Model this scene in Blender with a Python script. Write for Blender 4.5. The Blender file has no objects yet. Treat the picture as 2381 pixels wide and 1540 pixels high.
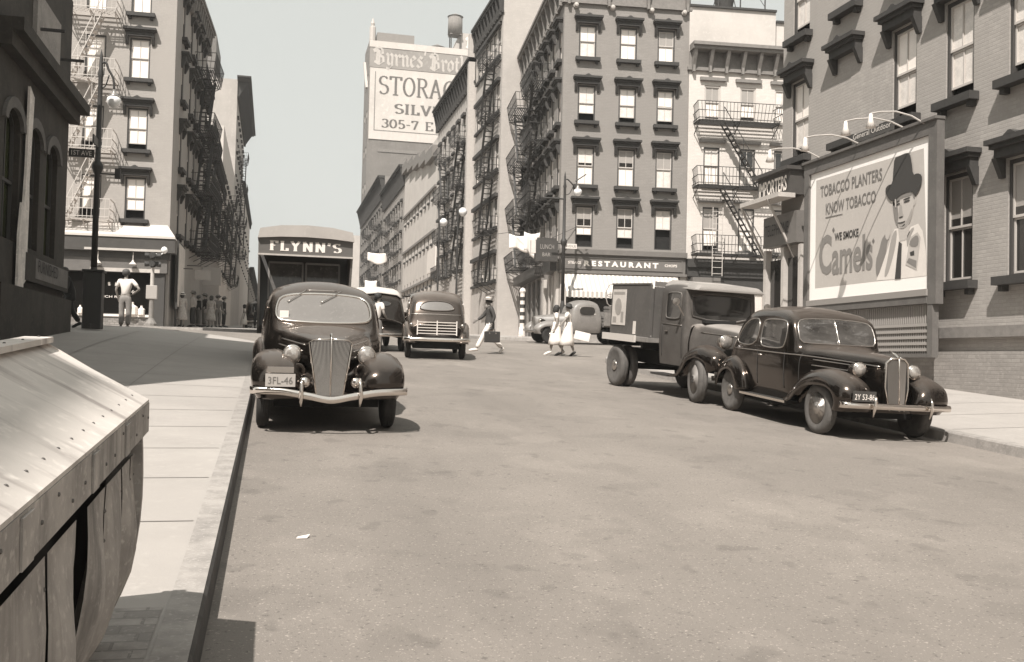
import bpy, math, random
from mathutils import Vector, Matrix
from mathutils.bvhtree import BVHTree
R = math.radians
random.seed(7)
SC = bpy.context.scene
COL = SC.collection

# ------------------------------------------------------------------ camera
PF = 2283.0; PCX = 1190.0; PCY = 770.0            # focal length and centre in the survey picture
EYE = Vector((0, 0, 1.6))
_y, _p, _r = R(13.7), R(1.74), R(1.3)
FW = Vector((math.sin(_y)*math.cos(_p), math.cos(_y)*math.cos(_p), math.sin(_p)))
_r0 = Vector((math.cos(_y), -math.sin(_y), 0)); _u0 = _r0.cross(FW)
RT = _r0*math.cos(_r) + _u0*math.sin(_r); UP = -_r0*math.sin(_r) + _u0*math.cos(_r)
cam = bpy.data.cameras.new('camera'); camo = bpy.data.objects.new('camera', cam); COL.objects.link(camo)
camo.matrix_world = Matrix((( RT.x, UP.x, -FW.x, EYE.x), (RT.y, UP.y, -FW.y, EYE.y), (RT.z, UP.z, -FW.z, EYE.z), (0, 0, 0, 1)))
cam.sensor_fit = 'HORIZONTAL'; cam.sensor_width = 36; cam.lens = 36*PF/2380.0
cam.clip_start = 0.05; cam.clip_end = 3000
SC.camera = camo

# ------------------------------------------------------------------ light
SUND = Vector((.40, .66, -1.0)).normalized()       # the way sunlight travels
w = bpy.data.worlds.new("World"); SC.world = w; w.use_nodes = True
nt = w.node_tree; nt.nodes.clear()
o_ = nt.nodes.new('ShaderNodeOutputWorld'); bg = nt.nodes.new('ShaderNodeBackground')
sky = nt.nodes.new('ShaderNodeTexSky'); sky.sky_type = 'NISHITA'; sky.sun_disc = False
sky.sun_elevation = math.asin(-SUND.z); sky.sun_rotation = math.atan2(-SUND.x, -SUND.y)
sky.air_density = 1.3; sky.dust_density = 3.0; sky.ozone_density = 1.0
bw = nt.nodes.new('ShaderNodeRGBToBW')
mul = nt.nodes.new('ShaderNodeMixRGB'); mul.blend_type = 'MULTIPLY'; mul.inputs[0].default_value = 1
mul.inputs[2].default_value = (.985, 1.0, .955, 1)
mx = nt.nodes.new('ShaderNodeMixRGB'); mx.inputs[0].default_value = .75; mx.inputs[2].default_value = (4.6, 4.75, 4.55, 1)
nt.links.new(sky.outputs[0], bw.inputs[0]); nt.links.new(bw.outputs[0], mul.inputs[1]); nt.links.new(mul.outputs[0], mx.inputs[1])
nt.links.new(mx.outputs[0], bg.inputs[0]); bg.inputs[1].default_value = .11
nt.links.new(bg.outputs[0], o_.inputs[0])
sl = bpy.data.lights.new('sun', 'SUN'); sl.energy = 4.7; sl.angle = R(.5); sl.color = (1, .955, .90)
so = bpy.data.objects.new('sun', sl); COL.objects.link(so); so.location = (-20, -40, 60)
so.rotation_euler = SUND.to_track_quat('-Z', 'Y').to_euler()
SC.view_settings.view_transform = 'Standard'; SC.view_settings.look = 'None'
SC.view_settings.exposure = .64; SC.view_settings.gamma = 1
SC.cycles.max_bounces = 6

# ------------------------------------------------------------------ survey helpers (where a seen point stands on a known plane)
def ray(x, y): return FW + RT*((x-PCX)/PF) - UP*((y-PCY)/PF)
def at_x(x, y, X): d = ray(x, y); return EYE + d*(X/d.x)
def at_y(x, y, Y): d = ray(x, y); return EYE + d*(Y/d.y)
def sst(a, b, x):
    t = min(1, max(0, (x-a)/(b-a))); return t*t*(3-2*t)
def G(x, y):
    """height of the ground: the street climbs away, levels past the avenue"""
    yy = max(y, -60)
    z = .061*yy if yy < 40 else 2.44 + .03*(min(yy, 200)-40)
    z += .30*min(1, max(0, (-x-.3)/3.5))*sst(10, 24, y)*(1-sst(34, 44, y))
    if x > 4.5:
        dr = .025*(min(x, 9.1)-4.5)
        if x > 9.1: dr -= min(dr, .03*(x-9.1))
        z -= dr*(1-sst(21, 29, y))
    return z

# ------------------------------------------------------------------ materials
MC = {}
WARM = (1.0, .918, .845)
def tone(v, warm=1.0):
    return tuple(v*(1+(c-1)*warm) for c in WARM) + (1,)
def mat(name, v, rough=.8, metal=0, nscale=0, namt=.0, bump=0, bscale=40, brick=None, warm=1.0, col=None, coat=0, spec=.5, emit=0,
        streak=0, alpha=1, big=0, dust_sheen=0):
    if name in MC: return MC[name]
    m = bpy.data.materials.new(name); m.use_nodes = True; MC[name] = m
    n = m.node_tree; L = n.links.new; b = n.nodes['Principled BSDF']
    c = col if col else tone(v, warm)
    b.inputs['Base Color'].default_value = c
    b.inputs['Roughness'].default_value = rough; b.inputs['Metallic'].default_value = metal
    b.inputs['Specular IOR Level'].default_value = spec
    if coat: b.inputs['Coat Weight'].default_value = coat; b.inputs['Coat Roughness'].default_value = .06
    if emit: b.inputs['Emission Color'].default_value = c; b.inputs['Emission Strength'].default_value = emit
    if alpha < 1: b.inputs['Alpha'].default_value = alpha
    tc = n.nodes.new('ShaderNodeTexCoord'); src = tc.outputs['Object']
    cur = None
    def mixc(fac, col2, prev, mode='MIX', f=1.0):
        x = n.nodes.new('ShaderNodeMixRGB'); x.blend_type = mode
        if hasattr(fac, 'is_linked') or not isinstance(fac, float): L(fac, x.inputs[0])
        else: x.inputs[0].default_value = fac
        if prev is None: x.inputs[1].default_value = c
        else: L(prev, x.inputs[1])
        x.inputs[2].default_value = col2
        return x.outputs[0]
    def noise(scale, det=5, rgh=.6, vec=None):
        x = n.nodes.new('ShaderNodeTexNoise'); x.inputs['Scale'].default_value = scale; x.inputs['Detail'].default_value = det
        x.inputs['Roughness'].default_value = rgh; L(vec or src, x.inputs['Vector']); return x.outputs['Fac']
    def ramp(s, a, b2):
        x = n.nodes.new('ShaderNodeMapRange'); x.inputs[1].default_value = a; x.inputs[2].default_value = b2; L(s, x.inputs[0]); return x.outputs[0]
    height = None
    if brick:
        bw_, bh_, mortar, dv = brick
        sp = n.nodes.new('ShaderNodeSeparateXYZ'); L(src, sp.inputs[0])
        ad = n.nodes.new('ShaderNodeMath'); L(sp.outputs[0], ad.inputs[0]); L(sp.outputs[1], ad.inputs[1])
        cb = n.nodes.new('ShaderNodeCombineXYZ'); L(ad.outputs[0], cb.inputs[0]); L(sp.outputs[2], cb.inputs[1])
        bt = n.nodes.new('ShaderNodeTexBrick'); L(cb.outputs[0], bt.inputs['Vector'])
        bt.inputs['Scale'].default_value = 1; bt.inputs['Brick Width'].default_value = bw_; bt.inputs['Row Height'].default_value = bh_
        bt.inputs['Mortar Size'].default_value = mortar; bt.inputs['Mortar Smooth'].default_value = .3
        bt.inputs['Color1'].default_value = tuple(k*(1+dv) for k in c[:3])+(1,); bt.inputs['Color2'].default_value = tuple(k*(1-dv) for k in c[:3])+(1,)
        bt.inputs['Mortar'].default_value = tuple(k*(1-1.2*dv) for k in c[:3])+(1,)
        cur = bt.outputs['Color']; height = bt.outputs['Fac']
    if namt:
        cur = mixc(ramp(noise(nscale), .35, .7), tuple(k*(1-namt) for k in c[:3])+(1,), cur)
        cur = mixc(ramp(noise(nscale*7.3, 3), .55, .75), tuple(min(1, k*(1+namt*.6)) for k in c[:3])+(1,), cur)
    if big:
        cur = mixc(ramp(noise(.23, 3), .45, .62), tuple(k*(1-big) for k in c[:3])+(1,), cur)
    if streak:
        mp = n.nodes.new('ShaderNodeMapping'); mp.inputs['Scale'].default_value = (3.5, 3.5, .35); L(src, mp.inputs[0])
        cur = mixc(ramp(noise(1.0, 5, .7, mp.outputs[0]), .5, .75), tuple(k*(1-streak) for k in c[:3])+(1,), cur)
    if dust_sheen:  # up-facing paint paled: settled dust, with sky sheen put into the colour
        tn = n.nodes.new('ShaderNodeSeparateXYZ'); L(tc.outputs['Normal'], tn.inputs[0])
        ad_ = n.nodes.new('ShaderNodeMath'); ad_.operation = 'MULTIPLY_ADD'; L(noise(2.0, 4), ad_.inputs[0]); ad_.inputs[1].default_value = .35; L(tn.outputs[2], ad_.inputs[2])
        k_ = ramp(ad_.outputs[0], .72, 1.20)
        md_ = n.nodes.new('ShaderNodeMath'); md_.operation = 'MULTIPLY'; L(k_, md_.inputs[0]); md_.inputs[1].default_value = dust_sheen
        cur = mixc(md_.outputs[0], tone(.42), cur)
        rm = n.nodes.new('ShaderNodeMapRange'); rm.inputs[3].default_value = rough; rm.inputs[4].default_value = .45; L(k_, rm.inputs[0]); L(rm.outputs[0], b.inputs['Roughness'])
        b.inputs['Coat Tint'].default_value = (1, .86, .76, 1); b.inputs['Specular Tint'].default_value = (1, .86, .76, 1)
    if cur: L(cur, b.inputs['Base Color'])
    if bump or height:
        bp = n.nodes.new('ShaderNodeBump'); bp.inputs['Distance'].default_value = .01
        if bump:
            bp.inputs['Strength'].default_value = bump; L(noise(bscale, 4), bp.inputs['Height'])
        else:
            bp.inputs['Strength'].default_value = .5; bp.invert = True; L(height, bp.inputs['Height'])
        L(bp.outputs[0], b.inputs['Normal'])
    return m

# ------------------------------------------------------------------ mesh builder
class MB:
    def __init__(s): s.v = []; s.f = []; s.m = []; s.cur = 0
    def pts(s, P):
        i = len(s.v); s.v += [tuple(p) for p in P]; return i
    def face(s, P):
        i = s.pts(P); s.f.append(tuple(range(i, i+len(P)))); s.m.append(s.cur)
    def fx(s, idx): s.f.append(tuple(idx)); s.m.append(s.cur)
    def box(s, x0, x1, y0, y1, z0, z1):
        s.hexa([(x0,y0,z0),(x1,y0,z0),(x1,y1,z0),(x0,y1,z0),(x0,y0,z1),(x1,y0,z1),(x1,y1,z1),(x0,y1,z1)])
    def hexa(s, P):
        i = s.pts(P)
        for q in ((0,3,2,1),(4,5,6,7),(0,1,5,4),(1,2,6,5),(2,3,7,6),(3,0,4,7)): s.fx([i+k for k in q])
    def bar(s, p, q, w, h=None, up=(0,0,1)):
        p = Vector(p); q = Vector(q); h = h or w; d = (q-p).normalized(); u = Vector(up)
        if abs(d.dot(u)) > .98: u = Vector((0, 1, 0))
        a = d.cross(u).normalized()*w/2; b = a.cross(d).normalized()*h/2
        s.hexa([p-a-b, p+a-b, q+a-b, q-a-b, p-a+b, p+a+b, q+a+b, q-a+b])
    def tube(s, P, r, n=6, closed=False, cap=True):
        P = [Vector(p) for p in P]; N = len(P); rr = r if isinstance(r, (list, tuple)) else [r]*N
        base = len(s.v); prev = None
        for k, p in enumerate(P):
            d = (P[(k+1) % N]-P[k-1]) if closed else (P[min(k+1, N-1)]-P[max(k-1, 0)])
            if d.length < 1e-9: d = Vector((0, 0, 1))
            d.normalize()
            if prev is None:
                u = Vector((0, 0, 1)) if abs(d.z) < .9 else Vector((1, 0, 0)); a = d.cross(u).normalized()
            else: a = (prev - d*prev.dot(d)).normalized()
            prev = a; b = d.cross(a)
            for j in range(n):
                t = 2*math.pi*j/n; s.v.append(tuple(p + a*math.cos(t)*rr[k] + b*math.sin(t)*rr[k]))
        for k in range(N if closed else N-1):
            k2 = (k+1) % N
            for j in range(n):
                s.fx([base+k*n+j, base+k*n+(j+1) % n, base+k2*n+(j+1) % n, base+k2*n+j])
        if cap and not closed:
            s.fx([base+j for j in range(n)][::-1]); s.fx([base+(N-1)*n+j for j in range(n)])
    def lathe(s, prof, o=(0,0,0), ax=(0,0,1), n=16):
        """prof: (radius, distance along axis)"""
        o = Vector(o); ax = Vector(ax).normalized(); u = Vector((0,0,1)) if abs(ax.z) < .9 else Vector((1,0,0))
        a = ax.cross(u).normalized(); b = ax.cross(a); base = len(s.v)
        for r, h in prof:
            for j in range(n):
                t = 2*math.pi*j/n; s.v.append(tuple(o + ax*h + (a*math.cos(t)+b*math.sin(t))*max(r, 1e-4)))
        for k in range(len(prof)-1):
            for j in range(n):
                s.fx([base+k*n+j, base+k*n+(j+1) % n, base+(k+1)*n+(j+1) % n, base+(k+1)*n+j])
        if prof[0][0] > .002: s.fx([base+j for j in range(n)][::-1])
        if prof[-1][0] > .002: s.fx([base+(len(prof)-1)*n+j for j in range(n)])
    def loft(s, secs, capa=False, capb=False):
        n = len(secs[0]); base = len(s.v)
        for q in secs: s.v += [tuple(p) for p in q]
        for i in range(len(secs)-1):
            for j in range(n-1):
                s.fx([base+i*n+j, base+i*n+j+1, base+(i+1)*n+j+1, base+(i+1)*n+j])
        if capa: s.fx([base+j for j in range(n)])
        if capb: s.fx([base+(len(secs)-1)*n+j for j in range(n)][::-1])
    def prism(s, poly, f0, f1):
        """poly 2-D points, f0/f1 map (a,b)->3-D front and back"""
        A = [f0(*p) for p in poly]; B = [f1(*p) for p in poly]; n = len(poly)
        i = s.pts(A+B)
        s.fx(range(i, i+n)); s.fx([i+n+k for k in range(n)][::-1])
        for k in range(n): s.fx([i+k, i+n+k, i+n+(k+1) % n, i+(k+1) % n])
    def build(s, name, mats, parent=None, smooth=False, loc=None, solid=0, bevel=0):
        me = bpy.data.meshes.new(name); me.from_pydata(s.v, [], s.f)
        if not isinstance(mats, (list, tuple)): mats = [mats]
        for m_ in mats: me.materials.append(m_)
        if len(mats) > 1: me.polygons.foreach_set('material_index', [min(k, len(mats)-1) for k in s.m])
        if smooth: me.polygons.foreach_set('use_smooth', [True]*len(me.polygons))
        me.update()
        o = bpy.data.objects.new(name, me); COL.objects.link(o)
        if parent: o.parent = parent
        if loc: o.location = loc
        if solid:
            md = o.modifiers.new('solid', 'SOLIDIFY'); md.thickness = solid; md.offset = -1
        if bevel:
            md = o.modifiers.new('bevel', 'BEVEL'); md.width = bevel; md.segments = 2; md.limit_method = 'ANGLE'
        return o

def tag(o, label=None, cat=None, group=None, kind=None):
    if label: o['label'] = label
    if cat: o['category'] = cat
    if group: o['group'] = group
    if kind: o['kind'] = kind
    return o
def empty(name, loc=(0,0,0), rz=0, label=None, cat=None, group=None):
    o = bpy.data.objects.new(name, None); COL.objects.link(o); o.location = loc; o.rotation_euler = (0, 0, rz)
    o.empty_display_size = .2
    return tag(o, label, cat, group)
def copy_tree(o, parent=None):
    c = o.copy(); COL.objects.link(c); c.parent = parent
    for ch in list(o.children): copy_tree(ch, c)
    return c
def inst(src, parent, M, kids=True):
    """another copy of a part (and its sub-parts) under parent, at local matrix M"""
    c = src.copy(); COL.objects.link(c); c.parent = parent; c.matrix_local = M
    if kids:
        for ch in list(src.children):
            d = ch.copy(); COL.objects.link(d); d.parent = c
    return c
def cr(P, n):
    """Catmull-Rom through P (tuples), n samples per span"""
    out = []; N = len(P)
    for i in range(N-1):
        a = P[max(i-1, 0)]; b = P[i]; c = P[i+1]; d = P[min(i+2, N-1)]
        for k in range(n):
            t = k/n; t2 = t*t; t3 = t2*t
            out.append(tuple(.5*((2*b[j]) + (c[j]-a[j])*t + (2*a[j]-5*b[j]+4*c[j]-d[j])*t2 + (3*b[j]-a[j]-3*c[j]+d[j])*t3) for j in range(len(b))))
    out.append(tuple(P[-1])); return out
def chaikin(P, it=2):
    for _ in range(it):
        Q = []
        for i in range(len(P)):
            a = P[i]; b = P[(i+1) % len(P)]
            Q += [tuple(.75*a[k]+.25*b[k] for k in range(len(a))), tuple(.25*a[k]+.75*b[k] for k in range(len(a)))]
        P = Q
    return P
def frame(o, x, y):
    """matrix of a plane: text x along x, text y along y, at o"""
    x = Vector(x).normalized(); y = Vector(y).normalized(); z = x.cross(y)
    return Matrix(((x.x, y.x, z.x, o[0]), (x.y, y.y, z.y, o[1]), (x.z, y.z, z.z, o[2]), (0, 0, 0, 1)))
def lettering(txt, w, h, M, m, parent=None, ext=.004, name='lettering', bold=0):
    cu = bpy.data.curves.new('t', 'FONT'); cu.body = txt; cu.size = 1; cu.extrude = 0; cu.resolution_u = 3; cu.offset = bold
    to = bpy.data.objects.new('t', cu); COL.objects.link(to)
    me = bpy.data.meshes.new_from_object(to.evaluated_get(bpy.context.evaluated_depsgraph_get()))
    bpy.data.objects.remove(to)
    xs = [v.co.x for v in me.vertices]; ys = [v.co.y for v in me.vertices]
    x0, x1, y0, y1 = min(xs), max(xs), min(ys), max(ys)
    for v in me.vertices:
        v.co = ((v.co.x-x0)/(x1-x0)*w, (v.co.y-y0)/(y1-y0)*h, ext)
    me.materials.clear(); me.materials.append(m)
    o = bpy.data.objects.new(name, me); COL.objects.link(o); o.parent = parent; o.matrix_local = M
    return o
# pen alphabet for the painted serif and black-letter signs
def el(cx, cy, rx, ry, a, b, n=10): return [(cx+rx*math.cos(R(a+(b-a)*k/n)), cy+ry*math.sin(R(a+(b-a)*k/n))) for k in range(n+1)]
def sf(x, y, w=.16): return [(x-w, y), (x+w, y)]
SERIF = {
 'S': (.62, [el(.32,.74,.25,.23,35,270,9)+el(.32,.26,.27,.25,90,-145,9)]),
 'T': (.72, [[(.02,.98),(.70,.98)], [(.36,.98),(.36,0)], sf(.36,0), [(.02,.98),(.02,.84)], [(.70,.98),(.70,.84)]]),
 'O': (.78, [el(.39,.5,.33,.5,0,360,20)]),
 'R': (.72, [[(.14,1),(.14,0)], [(.02,1),(.36,1)]+el(.36,.76,.24,.24,90,-90,8)+[(.14,.52)], [(.38,.5),(.66,.0)], sf(.14,0,.12), sf(.68,0,.08)]),
 'A': (.78, [[(.10,0),(.40,1)], [(.40,1),(.70,0)], [(.22,.36),(.60,.36)], sf(.10,0,.11), sf(.70,0,.13)]),
 'G': (.78, [el(.42,.5,.34,.5,45,320,18), [(.70,.40),(.70,.05)], sf(.66,.40,.13)]),
 'E': (.66, [[(.14,1),(.14,0)], [(.02,1),(.58,1)], [(.02,0),(.60,0)], [(.14,.5),(.44,.5)], [(.58,1),(.58,.84)], [(.60,0),(.60,.18)]]),
 'I': (.36, [[(.18,1),(.18,0)], sf(.18,0,.14), sf(.18,1,.14)]),
 'L': (.62, [[(.16,1),(.16,0)], sf(.16,1,.14), [(.02,0),(.56,0),(.56,.22)]]),
 'V': (.78, [[(.10,1),(.40,0)], [(.40,0),(.68,1)], sf(.10,1,.12), sf(.68,1,.10)]),
 'F': (.62, [[(.16,1),(.16,0)], [(.02,1),(.56,1),(.56,.80)], [(.16,.52),(.42,.52)], sf(.16,0,.14)]),
 'Y': (.76, [[(.10,1),(.38,.48)], [(.38,.48),(.66,1)], [(.38,.5),(.38,0)], sf(.38,0,.14), sf(.10,1,.11), sf(.66,1,.10)]),
 'N': (.80, [[(.14,1),(.14,0)], [(.14,1),(.66,0)], [(.66,1),(.66,0)], sf(.14,0,.11), sf(.08,1,.08), sf(.66,1,.12)]),
 "'": (.22, [[(.12,1),(.07,.76)]]),
 '3': (.58, [el(.28,.76,.22,.24,150,-80,8)+el(.28,.27,.25,.27,80,-150,8)]),
 '0': (.62, [el(.31,.5,.25,.5,0,360,16)]),
 '5': (.58, [[(.50,1),(.14,1),(.12,.55)]+el(.28,.30,.24,.30,130,-140,9)]),
 '7': (.58, [[(.06,.84),(.06,1),(.52,1),(.24,0)]]),
 '-': (.36, [[(.04,.46),(.32,.46)]]), ' ': (.4, []),
 # black letter
 'b_B': (.80, [[(.12,.96),(.24,.82),(.20,.10),(.30,0)], [(.10,.72),(.02,.86),(.30,1),(.58,.86),(.60,.64),(.34,.54),(.64,.42),(.66,.14),(.40,-.02),(.06,.12)], [(.38,.90),(.36,.10)]]),
 'y': (.54, [[(.06,.66),(.16,.56),(.14,.12),(.26,0),(.42,.10)], [(.34,.66),(.44,.56),(.42,-.05),(.20,-.28),(.04,-.22)]]),
 'r': (.44, [[(.06,.62),(.16,.52),(.16,.02),(.24,0)], [(.18,.48),(.32,.64),(.42,.52)]]),
 'n': (.56, [[(.06,.62),(.15,.52),(.15,.02),(.22,0)], [(.17,.48),(.34,.64),(.44,.50),(.43,.06),(.52,0)]]),
 'e': (.46, [[(.36,.06),(.24,-.01),(.10,.14),(.10,.46),(.26,.64),(.40,.50),(.14,.30)]]),
 's': (.46, [[(.38,.56),(.24,.64),(.10,.48),(.36,.24),(.34,.06),(.18,-.01),(.04,.10)]]),
 'o': (.50, [[(.24,.0),(.08,.14),(.10,.50),(.26,.64),(.42,.48),(.40,.12),(.24,0)]]),
 't': (.38, [[(.18,.86),(.16,.12),(.26,0),(.36,.06)], [(.04,.60),(.34,.60)]]),
 'h': (.56, [[(.06,1),(.15,.88),(.15,.02),(.22,0)], [(.17,.48),(.34,.64),(.44,.50),(.42,.06),(.34,-.1)]]),
}
def penword(chars, w, h, M, m, parent=None, nib=.13, thin=.045, ang=15, ext=.004, name='lettering', gap=.10):
    mb = MB(); x = 0; ca, sa = math.cos(R(ang)), math.sin(R(ang)); quads = []
    for ch in chars:
        gw, strokes = SERIF[ch]
        for P in strokes:
            for a, b in zip(P, P[1:]):
                d = Vector((b[0]-a[0], b[1]-a[1])); L_ = d.length or 1; nx, ny = -d.y/L_, d.x/L_
                wd = max(thin, abs(nib*(nx*ca+ny*sa)))/2
                e = wd*.35; ax, ay = a[0]-d.x/L_*e, a[1]-d.y/L_*e; bx, by = b[0]+d.x/L_*e, b[1]+d.y/L_*e
                quads.append([(x+ax-nx*wd, ay-ny*wd), (x+bx-nx*wd, by-ny*wd), (x+bx+nx*wd, by+ny*wd), (x+ax+nx*wd, ay+ny*wd)])
        x += gw+gap
    x -= gap; k = 0
    for q in quads:
        k += 1
        mb.face([(p[0]/x*w, p[1]*h, ext+(k % 7)*ext*.12) for p in q])
    o = mb.build(name, m, parent); o.matrix_local = M; return o
# ------------------------------------------------------------------ palette
ASPH = mat('asphalt', .20, warm=1.45, rough=.85, nscale=.9, namt=.07, bump=.5, bscale=110, big=.07)
def road_detail():
    m = ASPH; n = m.node_tree; L = n.links.new; b = n.nodes['Principled BSDF']
    tc = [x for x in n.nodes if x.bl_idname == 'ShaderNodeTexCoord'][0]
    prev = b.inputs['Base Color'].links[0].from_socket
    def layer(sx, sy, scale, lo, hi, k, det=2, off=0):
        nonlocal prev
        mp = n.nodes.new('ShaderNodeMapping'); mp.inputs['Scale'].default_value = (sx, sy, 1); mp.inputs['Location'].default_value = (off, off*1.7, 0)
        L(tc.outputs['Object'], mp.inputs[0])
        x = n.nodes.new('ShaderNodeTexNoise'); x.inputs['Scale'].default_value = scale; x.inputs['Detail'].default_value = det; L(mp.outputs[0], x.inputs['Vector'])
        r = n.nodes.new('ShaderNodeMapRange'); r.inputs[1].default_value = lo; r.inputs[2].default_value = hi; L(x.outputs['Fac'], r.inputs[0])
        mm = n.nodes.new('ShaderNodeMixRGB'); mm.blend_type = 'MULTIPLY'; L(r.outputs[0], mm.inputs[0]); L(prev, mm.inputs[1]); mm.inputs[2].default_value = (k, k, k, 1)
        prev = mm.outputs[0]
    layer(1, .9, 1.3, .585, .64, .91); layer(1, .8, 3.4, .64, .68, .84, 2, 3.3); layer(1.3, .9, .9, .56, .60, 1.08, 4, 7.7); layer(1, 1, 14, .71, .75, .62, 2, 9.1)
    layer(1, 1, 60, .64, .74, 1.7, 1, 2.2); layer(1, 1, 38, .62, .72, .6, 2, 5.5); layer(1, .12, 1.1, .5, .75, .88, 3, 6); layer(1, 1, .35, .45, .6, 1.12, 3, 1)
    L(prev, b.inputs['Base Color'])
road_detail()
WALK = mat('sidewalk', .36, rough=.85, nscale=1.6, namt=.12, bump=.2, bscale=60, big=.08)
KERBF_SHADE = mat('kerb_face', .07, rough=.9, nscale=3, namt=.5)  # left kerb faces: grime, with their own shade put into the colour
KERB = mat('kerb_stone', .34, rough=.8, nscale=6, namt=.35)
COBB = mat('cobbles', .30, rough=.85, brick=(.17, .10, .008, .25), nscale=5, namt=.3)
def cobble_xy():
    n = COBB.node_tree
    bt = [x for x in n.nodes if x.bl_idname == 'ShaderNodeTexBrick'][0]; tc = [x for x in n.nodes if x.bl_idname == 'ShaderNodeTexCoord'][0]
    n.links.new(tc.outputs['Object'], bt.inputs['Vector'])
cobble_xy()
B_REST = mat('brick_restaurant', .27, streak=.10, brick=(.22, .075, .008, .10), nscale=2.2, namt=.14, rough=.9, big=.08)
B_L1 = mat('stucco_corner', .36, streak=.08, brick=(.22, .075, .006, .05), nscale=1.5, namt=.10, rough=.9, big=.05)
B_L1S = mat('brick_side_grey', .30, brick=(.22, .075, .008, .08), nscale=1.5, namt=.15, rough=.9)
B_RN = mat('brick_billboard_wall', .37, streak=.14, brick=(.22, .078, .009, .11), nscale=1.8, namt=.15, rough=.9, big=.1)
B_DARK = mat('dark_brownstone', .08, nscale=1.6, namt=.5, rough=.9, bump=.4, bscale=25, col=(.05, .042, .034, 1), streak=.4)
B_WHITE = mat('painted_white_brick', .62, brick=(.22, .075, .006, .05), nscale=1.2, namt=.08, rough=.85)
B_TALL = mat('pale_brick', .47, brick=(.22, .075, .006, .05), nscale=1.5, namt=.12, rough=.9)
B_MID = mat('mid_brick', .36, brick=(.22, .075, .008, .08), nscale=1.2, namt=.2, rough=.9)
B_BYR = mat('warehouse_brick', .20, nscale=.25, namt=.25, rough=.9, streak=.2)
B_PALE = mat('pale_plaster', .55, nscale=.7, namt=.14, rough=.9)
B_FAR = mat('far_brown_brick', .20, nscale=.4, namt=.35, rough=.9)
STONE_D = mat('dark_trim', .045, rough=.75, nscale=8, namt=.3)
STONE_M = mat('mid_trim', .22, rough=.8, nscale=6, namt=.25)
STONE_L = mat('light_trim', .48, rough=.8, nscale=6, namt=.15)
FR_D = mat('frame_dark', .05, rough=.6)
FR_L = mat('frame_pale', .50, rough=.6)
GLASS = mat('window_glass', .02, rough=.06, spec=.9)
SH_W = mat('white_shade', .88, rough=.35, coat=.3, nscale=3, namt=.10)
SH_G = mat('grey_shade', .34, rough=.4, coat=.3, nscale=3, namt=.12)
SH_L = mat('linen_curtain', .74, rough=.4, coat=.3, nscale=5, namt=.25)
VOID = mat('room_dark', .012, rough=.9)
IRON = mat('black_iron', .035, rough=.6)
IRON_P = mat('pale_iron', .50, rough=.6)
ROOF = mat('roof_tar', .12, rough=.9, nscale=2, namt=.2)
WHITE = mat('white_paint', .74, rough=.6, nscale=3, namt=.08)
CREAM = mat('sign_cream', .66, rough=.6, nscale=2, namt=.08)
CLOTH = mat('white_cloth', .80, rough=.8)
SIGN_D = mat('sign_dark', .07, rough=.45, nscale=5, namt=.2)
SIGN_M = mat('sign_brown', .16, rough=.5, nscale=4, namt=.15)
GLOBE = mat('opal_glass', .85, rough=.15, coat=.5, warm=.3)
LET_W = mat('letter_white', .80, rough=.5)
LET_D = mat('letter_dark', .05, rough=.6)
LET_G = mat('letter_grey', .13, rough=.6)
WOOD = mat('weathered_wood', .22, rough=.85, nscale=5, namt=.3, streak=.3)
WM = [FR_D, FR_L, GLASS, SH_W, SH_G, SH_L, VOID, STONE_D, STONE_M, STONE_L]

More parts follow.
